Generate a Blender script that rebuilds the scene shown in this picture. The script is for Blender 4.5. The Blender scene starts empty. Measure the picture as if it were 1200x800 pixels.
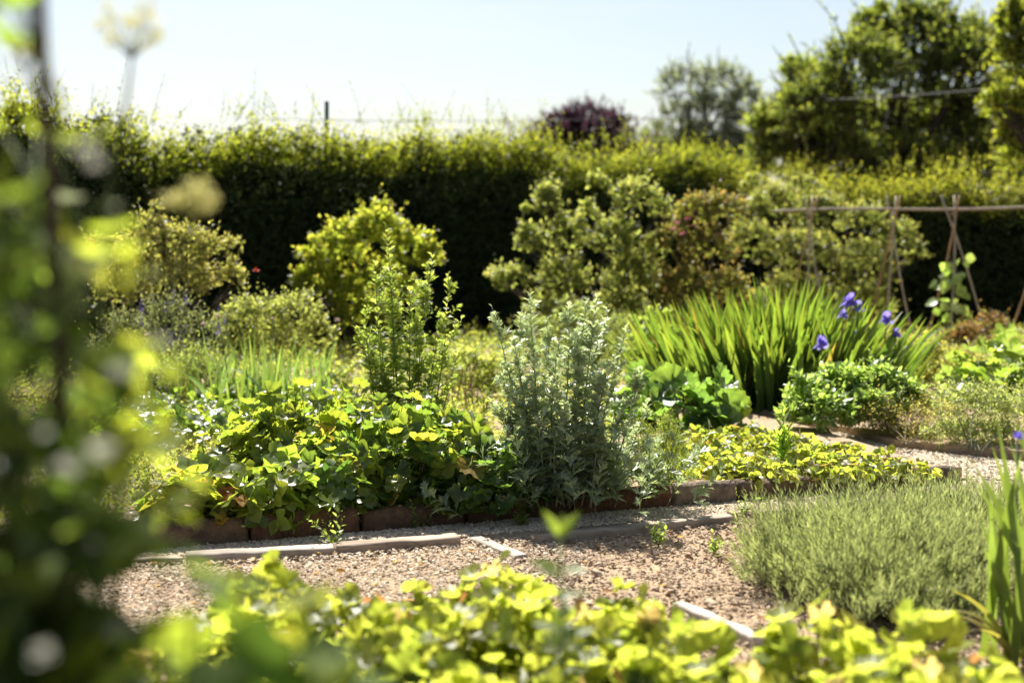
import bpy, math, random
import numpy as np
from mathutils import Vector, noise as mnoise

rng = np.random.default_rng(11)
random.seed(11)
scene = bpy.context.scene
COL = scene.collection
R = math.radians
F = 1667.0                       # focal length in pixels of the 1200 wide photograph
CAMH = 1.15
PITCH = math.atan(130.0 / F)
SA, CA = math.sin(PITCH), math.cos(PITCH)


def P(px, py, Y):
    dx = (px - 600.0) / F
    du = (400.0 - py) / F
    v = np.array([dx, CA + du * SA, -SA + du * CA])
    return np.array([0, 0, CAMH]) + v * (Y / v[1])


def G(px, py, z=0.0):
    dx = (px - 600.0) / F
    du = (400.0 - py) / F
    v = np.array([dx, CA + du * SA, -SA + du * CA])
    return np.array([0, 0, CAMH]) + v * ((z - CAMH) / v[2])


def unit(a):
    a = np.asarray(a, float)
    return a / np.maximum(np.linalg.norm(a, axis=-1, keepdims=True), 1e-9)


def rand(lo, hi, n=None):
    return rng.uniform(lo, hi, n)


def rdir(n):
    return unit(rng.normal(size=(n, 3)))


UP = np.array([0, 0, 1.0])

# ----------------------------------------------------------------------------- geometry collector


class Geo:
    def __init__(self):
        self.V, self.Fc, self.C, self.n = [], [], [], 0

    def add(self, V, faces, C):
        V = np.asarray(V, float)
        C = np.asarray(C, float)
        if C.ndim == 1:
            C = np.tile(C, (len(V), 1))
        self.V.append(V)
        self.C.append(C)
        for f in faces:
            if len(f):
                self.Fc.append(np.asarray(f, int) + self.n)
        self.n += len(V)

    def build(self, name, mat, parent=None, smooth=True, origin=None):
        V = np.concatenate(self.V)
        C = np.concatenate(self.C)
        off = np.zeros(3)
        if parent is not None:
            off = np.array(parent['_o'])
        elif origin is not None:
            off = np.asarray(origin, float)
        V = V - off
        me = bpy.data.meshes.new(name)
        loops = np.concatenate([f.ravel() for f in self.Fc])
        tot = np.concatenate([np.full(len(f), f.shape[1]) for f in self.Fc])
        start = np.concatenate([[0], np.cumsum(tot)[:-1]])
        me.vertices.add(len(V))
        me.vertices.foreach_set('co', V.astype(np.float32).ravel())
        me.loops.add(len(loops))
        me.loops.foreach_set('vertex_index', loops.astype(np.int32))
        me.polygons.add(len(tot))
        me.polygons.foreach_set('loop_start', start.astype(np.int32))
        me.polygons.foreach_set('loop_total', tot.astype(np.int32))
        me.polygons.foreach_set('use_smooth', np.full(len(tot), smooth))
        me.update(calc_edges=True)
        a = me.attributes.new('tint', 'FLOAT_COLOR', 'POINT')
        C4 = np.concatenate([np.clip(C, 0, 1), np.ones((len(C), 1))], 1)
        a.data.foreach_set('color', C4.astype(np.float32).ravel())
        me.materials.append(mat)
        o = bpy.data.objects.new(name, me)
        COL.objects.link(o)
        if parent is not None:
            o.parent = parent
            o['_o'] = [float(x) for x in off]
        elif origin is not None:
            o.location = off
        return o


def scatter(geo, tmpl, pos, tdir, nrm, size, col, colvar=None):
    """copies of one leaf template: its Y axis along tdir, its Z axis near nrm"""
    TV, TF = tmpl
    pos = np.asarray(pos, float)
    n = len(pos)
    if n == 0:
        return
    t = unit(tdir)
    x = unit(np.cross(t, nrm))
    z = np.cross(x, t)
    size = np.asarray(size, float)
    if size.ndim == 0:
        size = np.full(n, float(size))
    if size.ndim == 1:
        size = np.stack([size] * 3, 1)
    k = len(TV)
    W = (pos[:, None, :] + (TV[None, :, 0:1] * size[:, None, 0:1]) * x[:, None, :]
         + (TV[None, :, 1:2] * size[:, None, 1:2]) * t[:, None, :]
         + (TV[None, :, 2:3] * size[:, None, 2:3]) * z[:, None, :])
    faces = []
    for f in TF:
        f = np.asarray(f, int)
        faces.append((f[None] + (np.arange(n) * k)[:, None, None]).reshape(-1, f.shape[1]))
    col = np.asarray(col, float)
    if col.ndim == 1:
        col = np.tile(col, (n, 1))
    geo.add(W.reshape(-1, 3), faces, np.repeat(col, k, 0))


def tube(geo, pts, radii, col, sides=6):
    pts = np.asarray(pts, float)
    m = len(pts)
    radii = np.broadcast_to(np.asarray(radii, float), (m,))
    t = unit(np.gradient(pts, axis=0))
    ref = np.array([1.0, 0.13, 0.07]) if abs(t[0][0]) < .9 else np.array([0, 1.0, 0])
    u = unit(np.cross(t, ref))
    v = np.cross(t, u)
    a = np.arange(sides) * 2 * np.pi / sides
    V = pts[:, None] + radii[:, None, None] * (np.cos(a)[None, :, None] * u[:, None] + np.sin(a)[None, :, None] * v[:, None])
    V = V.reshape(-1, 3)
    i = np.arange(sides)
    j = (i + 1) % sides
    q = [np.stack([k * sides + i, k * sides + j, (k + 1) * sides + j, (k + 1) * sides + i], 1) for k in range(m - 1)]
    V = np.concatenate([V, pts[:1], pts[-1:]])
    b, e = m * sides, m * sides + 1
    tr = np.concatenate([np.stack([j, i, np.full(sides, b)], 1),
                         np.stack([(m - 1) * sides + i, (m - 1) * sides + j, np.full(sides, e)], 1)])
    geo.add(V, [np.concatenate(q), tr], col)


def twigs(geo, A, B, r0, r1, col, sag=None):
    """many thin three sided twigs at once from A to B"""
    A = np.asarray(A, float)
    B = np.asarray(B, float)
    n = len(A)
    if n == 0:
        return
    t = unit(B - A)
    u = unit(np.cross(t, np.array([0.31, 0.9, 0.17])))
    v = np.cross(t, u)
    M = (A + B) / 2 + (0 if sag is None else sag)
    ring = []
    for Pn, r in ((A, r0), (M, (np.asarray(r0) + np.asarray(r1)) / 2), (B, r1)):
        r = np.broadcast_to(np.asarray(r, float), (n,))
        for k in range(3):
            an = k * 2 * np.pi / 3
            ring.append(Pn + r[:, None] * (math.cos(an) * u + math.sin(an) * v))
    V = np.stack(ring, 1)
    q = []
    for s in (0, 3):
        for k in range(3):
            q.append([s + k, s + (k + 1) % 3, s + 3 + (k + 1) % 3, s + 3 + k])
    q = np.array(q)
    faces = (q[None] + (np.arange(n) * 9)[:, None, None]).reshape(-1, 4)
    col = np.asarray(col, float)
    if col.ndim == 1:
        col = np.tile(col, (n, 1))
    geo.add(V.reshape(-1, 3), [faces], np.repeat(col, 9, 0))


def blades(geo, base, azim, length, width, lean, droop, c0, c1, seg=6, twist=None):
    """strap leaves: lean is the tilt from upright at the base, droop the further bend to the tip"""
    n = len(base)
    base = np.asarray(base, float)
    s = np.linspace(0, 1, seg + 1)
    ang = lean[:, None] + droop[:, None] * s[None] ** 1.8
    ds = length[:, None] / seg
    h = np.concatenate([np.zeros((n, 1)), np.cumsum(np.sin((ang[:, 1:] + ang[:, :-1]) / 2) * ds, 1)], 1)
    z = np.concatenate([np.zeros((n, 1)), np.cumsum(np.cos((ang[:, 1:] + ang[:, :-1]) / 2) * ds, 1)], 1)
    d = np.stack([np.cos(azim), np.sin(azim)], 1)
    C = np.zeros((n, seg + 1, 3))
    C[:, :, :2] = base[:, None, :2] + h[:, :, None] * d[:, None]
    C[:, :, 2] = base[:, 2:3] + z
    tw = rand(0, np.pi, n) if twist is None else twist
    sd = np.stack([np.cos(tw), np.sin(tw), np.zeros(n)], 1)
    w = width[:, None] * np.clip(np.minimum(.75 + s * .6, (1 - s) * 2.6 + .02), 0, 1)[None]
    mid_off = .12 * w
    nn = np.cross(sd, UP)
    L = C - sd[:, None] * (w / 2)[:, :, None]
    Rr = C + sd[:, None] * (w / 2)[:, :, None]
    Mi = C + nn[:, None] * mid_off[:, :, None]
    V = np.stack([L, Mi, Rr], 2).reshape(n, -1, 3)
    q = []
    for k in range(seg):
        for a in (0, 1):
            q.append([k * 3 + a, k * 3 + a + 1, (k + 1) * 3 + a + 1, (k + 1) * 3 + a])
    q = np.array(q)
    K = (seg + 1) * 3
    faces = (q[None] + (np.arange(n) * K)[:, None, None]).reshape(-1, 4)
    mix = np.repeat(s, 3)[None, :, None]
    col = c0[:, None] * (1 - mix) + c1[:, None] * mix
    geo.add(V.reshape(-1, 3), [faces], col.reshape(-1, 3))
    return C


# ----------------------------------------------------------------------------- leaf templates
def t_oval(w=.5, seg=4, fold=.25, droop=.15, tooth=0.0, peak=.8):
    y = np.linspace(0, 1, seg + 1)
    hw = np.sin(np.pi * y ** peak) * w / 2
    if tooth:
        hw = hw * (1 + tooth * (np.arange(seg + 1) % 2))
    V, tri, quad = [], [], []
    V.append([0, 0, 0])
    idx = []
    for k in range(1, seg):
        zz = -droop * y[k] ** 2
        i = len(V)
        V += [[-hw[k], y[k], zz + fold * hw[k]], [0, y[k], zz], [hw[k], y[k], zz + fold * hw[k]]]
        idx.append(i)
    tip = len(V)
    V.append([0, 1, -droop])
    i = idx[0]
    tri += [[0, i + 1, i], [0, i + 2, i + 1]]
    for a, b in zip(idx[:-1], idx[1:]):
        quad += [[a, a + 1, b + 1, b], [a + 1, a + 2, b + 2, b + 1]]
    i = idx[-1]
    tri += [[i, i + 1, tip], [i + 1, i + 2, tip]]
    return np.array(V, float), [np.array(tri), np.array(quad).reshape(-1, 4)]


def t_diamond(w=.55, fold=.3, droop=.1):
    V = np.array([[0, 0, 0], [w / 2, .45, fold * w / 2], [0, 1, -droop], [-w / 2, .45, fold * w / 2]])
    return V, [np.array([[0, 1, 2], [0, 2, 3]])]


def t_lobed(lobes=5, depth=.24, rim=31, cup=.12, wave=.05, tooth=.05, span=155, seed=0):
    rr = np.random.default_rng(seed)
    th = np.radians(np.linspace(-span, span, rim))
    ph = (th / np.radians(span) + 1) / 2 * lobes
    lob = np.abs(np.sin(np.pi * ph)) ** .6
    r = .5 * (1 - depth) + .5 * depth * lob
    r = r * (1 + tooth * (np.arange(rim) % 2)) * (1 + .06 * rr.normal(size=rim))
    r = r * (1 - .25 * (np.abs(th) / np.radians(span)) ** 2)
    V = [[0, 0, 0]]
    for f in (.5, 1.0):
        zz = cup * (f * r / .5) ** 2 * rr.uniform(.4, 1.3) + wave * f * np.cos(2 * np.pi * ph) + .03 * f * rr.normal(size=rim)
        zz = zz - .10 * f * np.cos(th)
        V += np.stack([np.sin(th) * r * f, np.cos(th) * r * f, zz], 1).tolist()
    i = np.arange(rim - 1)
    tri = np.stack([np.zeros(rim - 1, int), 1 + i + 1, 1 + i], 1)
    quad = np.stack([1 + i, 1 + i + 1, 1 + rim + i + 1, 1 + rim + i], 1)
    V = np.array(V, float)
    V[:, 1] += .0
    return V, [tri, quad]


def combine(parts):
    """parts: (template, angle in the leaf's plane, offset, scale, tilt)"""
    V, FF, n = [], [], 0
    for (tv, tf), a, off, sc, tilt in parts:
        v = tv * sc
        ct, st = math.cos(tilt), math.sin(tilt)
        v = np.stack([v[:, 0], v[:, 1] * ct - v[:, 2] * st, v[:, 1] * st + v[:, 2] * ct], 1)
        ca, sa = math.cos(a), math.sin(a)
        v = np.stack([v[:, 0] * ca + v[:, 1] * sa, -v[:, 0] * sa + v[:, 1] * ca, v[:, 2]], 1) + np.array(off)
        V.append(v)
        for f in tf:
            FF.append(np.asarray(f) + n)
        n += len(v)
    return np.concatenate(V), FF


OV = t_oval(.5, 4)
OVW = t_oval(.8, 6, .22, .12, .12, .95)
LANCE = t_oval(.26, 4, .35, .2)
NEEDLE = t_diamond(.16, .4, .05)
SPIKE = t_diamond(.095, .4, .05)
DIA = t_diamond()
DIAW = t_diamond(.75, .25, .12)
TRIF = combine([(OVW, 0, (0, 0, 0), .62, .12), (OVW, 1.35, (0, 0, 0), .55, .2), (OVW, -1.35, (0, 0, 0), .55, .2)])
TRIF2 = combine([(OVW, 0.1, (0, 0, 0), .60, -.15), (OVW, 1.5, (0, 0, 0), .57, .35), (OVW, -1.2, (0, 0, 0), .5, .05)])
TRI3 = combine([(DIAW, 0, (0, 0, 0), .6, .1), (DIAW, 1.2, (0, 0, 0), .5, .2), (DIAW, -1.2, (0, 0, 0), .5, .2)])
LOB = [t_lobed(5, .30, 33, .16, .05, .10, 155, k) for k in range(4)]
ROUND = [t_lobed(7, .10, 29, .22, .03, .06, 160, 10 + k) for k in range(3)]
BEAN = [t_oval(.85, 6, .2, .2, 0, .75)]
_s = t_oval(.30, 4, .3, .1)
_m = t_oval(.24, 5, .3, .22)
PINN = combine([(_m, 0, (0, 0, 0), 1, 0), (_s, .75, (0, .30, 0), .50, .1), (_s, -.75, (0, .30, 0), .50, .1),
                (_s, .6, (0, .52, -.02), .40, 0), (_s, -.6, (0, .52, -.02), .40, 0)])


def t_stone():
    p = (1 + 5 ** .5) / 2
    V = np.array([[-1, p, 0], [1, p, 0], [-1, -p, 0], [1, -p, 0], [0, -1, p], [0, 1, p], [0, -1, -p], [0, 1, -p],
                  [p, 0, -1], [p, 0, 1], [-p, 0, -1], [-p, 0, 1]], float) / 1.9
    Fa = np.array([[0, 11, 5], [0, 5, 1], [0, 1, 7], [0, 7, 10], [0, 10, 11], [1, 5, 9], [5, 11, 4], [11, 10, 2], [10, 7, 6],
                   [7, 1, 8], [3, 9, 4], [3, 4, 2], [3, 2, 6], [3, 6, 8], [3, 8, 9], [4, 9, 5], [2, 4, 11], [6, 2, 10],
                   [8, 6, 7], [9, 8, 1]])
    V = V * (1 + .10 * np.random.default_rng(3).normal(size=(12, 1)))
    return V, [Fa]


STONE = t_stone()


# ----------------------------------------------------------------------------- materials
def new_mat(name):
    m = bpy.data.materials.new(name)
    m.use_nodes = True
    m.node_tree.nodes.clear()
    return m, m.node_tree.nodes, m.node_tree.links


def leaf_mat(name, trans=.5, boost=(3.6, 3.2, 1.3), rough=.42, spec=.45, nscale=30.0, nvar=.35, bump=.15):
    m, N, L = new_mat(name)
    out = N.new('ShaderNodeOutputMaterial')
    at = N.new('ShaderNodeAttribute')
    at.attribute_name = 'tint'
    tc = N.new('ShaderNodeTexCoord')
    no = N.new('ShaderNodeTexNoise')
    no.inputs['Scale'].default_value = nscale
    no.inputs['Detail'].default_value = 3
    L.new(tc.outputs['Object'], no.inputs['Vector'])
    mr = N.new('ShaderNodeMapRange')
    mr.inputs['From Min'].default_value = .25
    mr.inputs['From Max'].default_value = .75
    mr.inputs['To Min'].default_value = 1 - nvar
    mr.inputs['To Max'].default_value = 1 + nvar
    L.new(no.outputs['Fac'], mr.inputs['Value'])
    sc = N.new('ShaderNodeVectorMath')
    sc.operation = 'SCALE'
    L.new(at.outputs['Color'], sc.inputs[0])
    L.new(mr.outputs['Result'], sc.inputs['Scale'])
    bs = N.new('ShaderNodeVectorMath')
    bs.operation = 'MULTIPLY'
    bs.inputs[1].default_value = boost
    L.new(sc.outputs[0], bs.inputs[0])
    pr = N.new('ShaderNodeBsdfPrincipled')
    pr.inputs['Roughness'].default_value = rough
    pr.inputs['Specular IOR Level'].default_value = spec
    L.new(sc.outputs[0], pr.inputs['Base Color'])
    if bump:
        bp = N.new('ShaderNodeBump')
        bp.inputs['Strength'].default_value = bump
        bp.inputs['Distance'].default_value = .01
        L.new(no.outputs['Fac'], bp.inputs['Height'])
        L.new(bp.outputs['Normal'], pr.inputs['Normal'])
    tr = N.new('ShaderNodeBsdfTranslucent')
    L.new(bs.outputs[0], tr.inputs['Color'])
    mx = N.new('ShaderNodeMixShader')
    mx.inputs['Fac'].default_value = trans
    L.new(pr.outputs[0], mx.inputs[1])
    L.new(tr.outputs[0], mx.inputs[2])
    L.new(mx.outputs[0], out.inputs['Surface'])
    return m


def solid_mat(name, c0, c1, scale=8.0, rough=.85, bump=.4, dist=.01, detail=6, use_tint=False, c2=None, stretch=(1, 1, 1), spec=.25):
    m, N, L = new_mat(name)
    out = N.new('ShaderNodeOutputMaterial')
    tc = N.new('ShaderNodeTexCoord')
    mp = N.new('ShaderNodeMapping')
    mp.inputs['Scale'].default_value = stretch
    L.new(tc.outputs['Object'], mp.inputs['Vector'])
    no = N.new('ShaderNodeTexNoise')
    no.inputs['Scale'].default_value = scale
    no.inputs['Detail'].default_value = detail
    no.inputs['Roughness'].default_value = .65
    L.new(mp.outputs[0], no.inputs['Vector'])
    cr = N.new('ShaderNodeValToRGB')
    cr.color_ramp.elements[0].position = .32
    cr.color_ramp.elements[1].position = .68
    cr.color_ramp.elements[0].color = (*c0, 1)
    cr.color_ramp.elements[1].color = (*c1, 1)
    if c2 is not None:
        e = cr.color_ramp.elements.new(.5)
        e.color = (*c2, 1)
    L.new(no.outputs['Fac'], cr.inputs['Fac'])
    pr = N.new('ShaderNodeBsdfPrincipled')
    pr.inputs['Roughness'].default_value = rough
    pr.inputs['Specular IOR Level'].default_value = spec
    src = cr.outputs[0]
    if use_tint:
        at = N.new('ShaderNodeAttribute')
        at.attribute_name = 'tint'
        mu = N.new('ShaderNodeVectorMath')
        mu.operation = 'MULTIPLY'
        L.new(at.outputs['Color'], mu.inputs[0])
        L.new(cr.outputs[0], mu.inputs[1])
        src = mu.outputs[0]
    L.new(src, pr.inputs['Base Color'])
    n2 = N.new('ShaderNodeTexNoise')
    n2.inputs['Scale'].default_value = scale * 5
    n2.inputs['Detail'].default_value = 5
    L.new(mp.outputs[0], n2.inputs['Vector'])
    bp = N.new('ShaderNodeBump')
    bp.inputs['Strength'].default_value = bump
    bp.inputs['Distance'].default_value = dist
    L.new(n2.outputs['Fac'], bp.inputs['Height'])
    L.new(bp.outputs['Normal'], pr.inputs['Normal'])
    L.new(pr.outputs[0], out.inputs['Surface'])
    return m


M_LEAF = leaf_mat('leaf_green', .58, (4.2, 3.95, 1.7))
M_THIN = leaf_mat('leaf_thin_young', .64, (4.2, 3.95, 2.0), .42, .5, 40)
M_GLOSS = leaf_mat('leaf_glossy', .5, (4.0, 3.85, 1.6), .34, .55, 40, .3, .2)
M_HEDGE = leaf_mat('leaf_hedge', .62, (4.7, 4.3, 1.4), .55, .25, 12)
M_FACE = leaf_mat('leaf_hedge_shaded', .2, (2.0, 2.0, .9), .7, .08, 12)  # hedge front leaf with its shade painted in: darker and duller than the top
M_SILVER = leaf_mat('leaf_silver', .43, (1.9, 1.95, 1.15), .34, .7, 60, .25)
M_LAV = leaf_mat('leaf_lavender', .45, (2.0, 2.0, 1.0), .6, .3, 60, .2)
M_BLADE = leaf_mat('leaf_blade', .46, (3.5, 3.2, 1.05), .42, .45, 18, .2, 0)
M_TREE = leaf_mat('leaf_tree', .55, (4.5, 4.1, 1.6), .5, .3, 3)
M_VINE = leaf_mat('leaf_vine', .55, (4.3, 3.9, 1.5), .62, .10, 40)
M_PURPLE = leaf_mat('leaf_purple', .4, (2.2, 1.3, 2.0), .5, .3, 3)
M_GREYTREE = leaf_mat('leaf_grey_hazed', .5, (2.6, 2.7, 2.0), .5, .3, 3)  # grey-green leaf, lightened further to paint in distance haze
M_PETAL = leaf_mat('petal', .4, (1.3, 1.3, 1.3), .6, .2, 60, .15, 0)
M_STEM = solid_mat('stem_green', (.8, .8, .8), (1.15, 1.15, 1.1), 40, .7, .1, .002, use_tint=True)
M_WOOD = solid_mat('branch_wood', (.5, .5, .5), (1.2, 1.2, 1.2), 30, .9, .5, .004, use_tint=True)
M_CANE = solid_mat('cane', (.75, .7, .62), (1.2, 1.2, 1.2), 22, .6, .2, .002, use_tint=True, stretch=(1, 1, .2))
M_SOIL = solid_mat('soil', (.23, .16, .095), (.40, .29, .185), 14, .95, .8, .02, 10, c2=(.34, .245, .155))
M_FIELD = solid_mat('ground', (.10, .075, .045), (.19, .145, .09), 3, .95, .7, .03, 10)
M_GRAVELBED = solid_mat('gravel_bed', (.36, .285, .195), (.54, .44, .32), 60, .95, .9, .01, 8)
M_STONE = solid_mat('gravel_stone', (.75, .75, .75), (1.15, 1.15, 1.15), 90, .85, .3, .003, use_tint=True)
M_EDGE = solid_mat('edging', (.45, .45, .45), (1.5, 1.4, 1.3), 16, .92, .9, .012, 8, use_tint=True)
M_PLANK = solid_mat('plank', (.32, .28, .24), (1.2, 1.16, 1.1), 11, .85, .5, .004, 7, use_tint=True, stretch=(.25, 1, 1))
M_WIRE = solid_mat('cable', (.03, .03, .035), (.06, .06, .07), 5, .6, .1, .001)
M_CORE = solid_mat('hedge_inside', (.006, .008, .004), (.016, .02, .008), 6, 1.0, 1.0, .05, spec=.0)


# ----------------------------------------------------------------------------- things
def thing(name, label, cat, loc, group=None):
    o = bpy.data.objects.new(name, None)
    o.empty_display_size = .1
    COL.objects.link(o)
    loc = [float(x) for x in loc]
    o.location = loc
    o['_o'] = loc
    tag(o, label, cat, group)
    return o


def tag(o, label=None, cat=None, group=None, kind=None):
    if label:
        o['label'] = label
    if cat:
        o['category'] = cat
    if group:
        o['group'] = group
    if kind:
        o['kind'] = kind
    return o


def copy_thing(root, loc, rz=0.0, sc=1.0, label=None, group=None):
    c = root.copy()
    COL.objects.link(c)
    c.location = [float(x) for x in loc]
    c.rotation_euler = (0, 0, rz)
    c.scale = (sc, sc, sc)
    if label:
        c['label'] = label
    if group:
        c['group'] = group
    for ch in root.children:
        k = ch.copy()
        COL.objects.link(k)
        k.parent = c
        for g in ch.children:
            q = g.copy()
            COL.objects.link(q)
            q.parent = k
    return c


# ----------------------------------------------------------------------------- foliage builders
def cmix(n, cols, var=.15):
    cols = np.asarray(cols, float)
    i = rng.integers(0, len(cols), n)
    j = rng.integers(0, len(cols), n)
    a = rand(0, 1, n)[:, None]
    return (cols[i] * a + cols[j] * (1 - a)) * rand(1 - var, 1 + var, n)[:, None]


def shoots(geo, base, direc, length, nl, tmpl, size, cols, tips=None, spread=(.7, 1.2), bend=None, s0=.15,
           taper=.5, var=.18, jitter=.35, twig=None, twig_r=.0015, twig_col=(.08, .06, .03), upbias=.25, tipw=.45):
    """leaves set alternately along many shoots; returns the shoot tips"""
    base = np.asarray(base, float)
    S = len(base)
    direc = unit(direc)
    length = np.broadcast_to(np.asarray(length, float), (S,))
    if bend is None:
        bend = np.zeros((S, 3))
    s = np.clip(s0 + (1 - s0) * (np.arange(nl)[None] + rand(0, 1, (S, nl))) / nl, 0, 1)
    Pp = base[:, None] + direc[:, None] * (length[:, None] * s)[:, :, None] + bend[:, None] * (length[:, None] * s ** 2)[:, :, None]
    T = unit(direc[:, None] + 2 * bend[:, None] * s[:, :, None])
    ref = np.array([.23, .41, .11])
    u = unit(np.cross(T, ref))
    v = np.cross(T, u)
    ang = (np.arange(nl) * 2.4)[None] + rand(0, 6.28, (S, 1)) + rng.normal(size=(S, nl)) * .3
    sp = rand(spread[0], spread[1], (S, nl)) * (1 - .35 * s)
    rad = u * np.cos(ang)[:, :, None] + v * np.sin(ang)[:, :, None]
    ld = T * np.cos(sp)[:, :, None] + rad * np.sin(sp)[:, :, None]
    nr = T - (T * ld).sum(-1, keepdims=True) * ld + upbias * UP + rng.normal(size=(S, nl, 3)) * jitter
    sz = size * (1 - taper * s) * rand(.5, 1.4, (S, nl))
    n = S * nl
    c = cmix(n, cols, var)
    if tips is not None:
        w = (np.clip((s - tipw) / (1 - tipw), 0, 1) * rand(.3, 1, (S, nl))).reshape(-1, 1)
        c = c * (1 - w) + cmix(n, tips, var) * w
    scatter(geo, tmpl, Pp.reshape(-1, 3), ld.reshape(-1, 3), nr.reshape(-1, 3), sz.reshape(-1), c)
    tip = base + direc * length[:, None] + bend * length[:, None]
    if twig is not None:
        mid = base + direc * length[:, None] * .5 + bend * length[:, None] * .25
        twigs(twig, base, tip, twig_r, twig_r * .4, np.array(twig_col), sag=mid - (base + tip) / 2)
    return tip


def crown_points(lobes, n):
    """points and outward directions in the outer shell of ellipsoid lobes [(centre, radii), ...]"""
    vol = np.array([max(r) ** 2 for _, r in lobes])
    pick = rng.choice(len(lobes), n, p=vol / vol.sum())
    c = np.array([l[0] for l in lobes])[pick]
    r = np.array([np.broadcast_to(l[1], 3) for l in lobes])[pick]
    d = rdir(n)
    d[:, 2] = np.where(d[:, 2] < -.5, -d[:, 2], d[:, 2])
    f = rand(.30, .88, n)[:, None] ** .7
    return c + d * r * f, d, r.mean(1)


def shrub(name, label, cat, base, lobes, n, leaf, cols, tips, mat=None, tmpl=None, nl=7, slen=(.30, .55), up=.5,
          wood=(.06, .045, .03), group=None, stems=6, jitter=.45, bump=1.0, extra=None, trunk_r=None, trunk=False, strag=.10, upbias=.25):
    trunk_r = trunk_r or (.012 if base[1] > 10 else .004)
    mat = mat or M_LEAF
    tmpl = tmpl or DIA
    root = thing(name, label, cat, base, group)
    g, w = Geo(), Geo()
    B, d, rr = crown_points(lobes, n)
    dd = unit(d + UP * up + rng.normal(size=(n, 3)) * .35)
    ln = rr * rand(slen[0], slen[1], n)
    long = rng.uniform(size=n) < strag
    ln = np.where(long, ln * rand(1.5, 2.6, n), ln)
    dd[long] = unit(dd[long] + UP * .5)
    shoots(g, B, dd, ln, nl, tmpl, leaf, cols, tips, twig=w, twig_r=trunk_r * .16, twig_col=wood, bend=rng.normal(size=(n, 3)) * .12, jitter=jitter, upbias=upbias)
    base = np.asarray(base, float)
    for k in range(stems):
        c, r = lobes[k % len(lobes)]
        a = base + np.append(rng.normal(size=2) * trunk_r * (1.2 if trunk else 5), 0)
        e = np.asarray(c, float) + rng.normal(size=3) * np.broadcast_to(r, 3) * .3
        m = a * .5 + e * .5 + np.append(rng.normal(size=2) * .06 * np.linalg.norm(e - a), .12 * np.linalg.norm(e - a))
        ts = np.linspace(0, 1, 9)[:, None]
        tube(w, a * (1 - ts) ** 2 + m * 2 * ts * (1 - ts) + e * ts ** 2, np.linspace(trunk_r, trunk_r * .25, 9), wood)
        # limbs from the stem out into the lobe
        nb = 6
        t2 = rand(.4, .95, nb)[:, None]
        A = a * (1 - t2) ** 2 + m * 2 * t2 * (1 - t2) + e * t2 ** 2
        Bq = np.asarray(c, float) + rdir(nb) * np.broadcast_to(r, 3) * .75
        twigs(w, A, Bq, trunk_r * .35, trunk_r * .12, np.array(wood))
    g.build('foliage', mat, root)
    w.build('trunk' if trunk else 'stem', M_WOOD, root)
    return root


def lobes_px(spec, Y, depth=.8, shrink=None):
    """[(px, py, rx, ry, dY), ...] in picture pixels at distance Y"""
    out = []
    for s in spec:
        px, py, rx, ry = s[:4]
        dY = s[4] if len(s) > 4 else 0
        y = Y + dY
        k = y / F * (shrink or (.80 if Y < 16 else .92))
        out.append((P(px, py, y), np.array([rx * k, max(rx, ry) * k * depth, ry * k])))
    return out


def rosette(name, label, cat, base, n, rad, height, leaf, tmpls, cols, mat=None, group=None, layers=(.35, 1.0), stemcol=(.10, .13, .04),
            tilt=.5, ell=(1, 1), sizevar=(.65, 1.2), flat=.55, stem_r=.0018, root=None, extra_cols=None, extra=0.0):
    """a clump of leaves on stalks fanning from the plant's base to a dome"""
    mat = mat or M_GLOSS
    base = np.asarray(base, float)
    root = root or thing(name, label, cat, base, group)
    g, w = Geo(), Geo()
    for ti, tm in enumerate(tmpls):
        m = n // len(tmpls)
        d = rdir(m)
        d[:, 2] = np.abs(d[:, 2]) ** .8
        d = unit(d)
        f = rand(layers[0], layers[1], m) ** .6
        tip = base + d * f[:, None] * np.array([rad * ell[0], rad * ell[1], height])
        tip[:, 2] = np.maximum(tip[:, 2], base[2] + .02) + rng.normal(size=m) * height * .07
        src = base + np.concatenate([d[:, :2] * rad * np.array(ell) * rand(.1, .5, (m, 1)), np.zeros((m, 1))], 1)
        out = unit(np.concatenate([d[:, :2], np.zeros((m, 1))], 1) + rng.normal(size=(m, 3)) * .5)
        ld = unit(out - UP * rand(-.3, .7, (m, 1)) * tilt)
        nr = unit(UP * flat + d * .6 + rng.normal(size=(m, 3)) * .38)
        c = cmix(m, cols, .2)
        if extra:
            k = rng.uniform(size=m) < extra
            c[k] = cmix(int(k.sum()), extra_cols, .2)
        scatter(g, tm, tip, ld, nr, leaf * rand(sizevar[0], sizevar[1], m), c)
        twigs(w, src, tip, stem_r, stem_r * .7, np.array(stemcol), sag=UP * height * .10 - out * rad * .06)
    g.build('foliage', mat, root)
    w.build('stem', M_STEM, root)
    return root


# ----------------------------------------------------------------------------- ground
def sheet(name, poly, z, mat, thickness=None, kind='structure', rough_edge=0.0):
    """a flat or raised area with a slightly uneven surface"""
    poly = [np.asarray(p, float)[:2] for p in poly]
    pts = []
    for a, b in zip(poly, poly[1:] + poly[:1]):
        k = max(1, int(np.linalg.norm(b - a) / .12))
        for i in range(k):
            q = a + (b - a) * i / k
            if rough_edge:
                q = q + rough_edge * np.array([mnoise.noise(Vector((q[0] * 6, q[1] * 6, 1))), mnoise.noise(Vector((q[0] * 6, q[1] * 6, 7)))])
            pts.append(q)
    n = len(pts)
    V = [[p[0], p[1], z] for p in pts]
    faces = [np.array([list(range(n))])]
    if thickness:
        V += [[p[0], p[1], z - thickness] for p in pts]
        i = np.arange(n)
        j = (i + 1) % n
        faces.append(np.stack([i, i + n, j + n, j], 1))
    g = Geo()
    g.add(np.array(V), faces, np.array([1, 1, 1.0]))
    return tag(g.build(name, mat, smooth=False), kind=kind)


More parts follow.
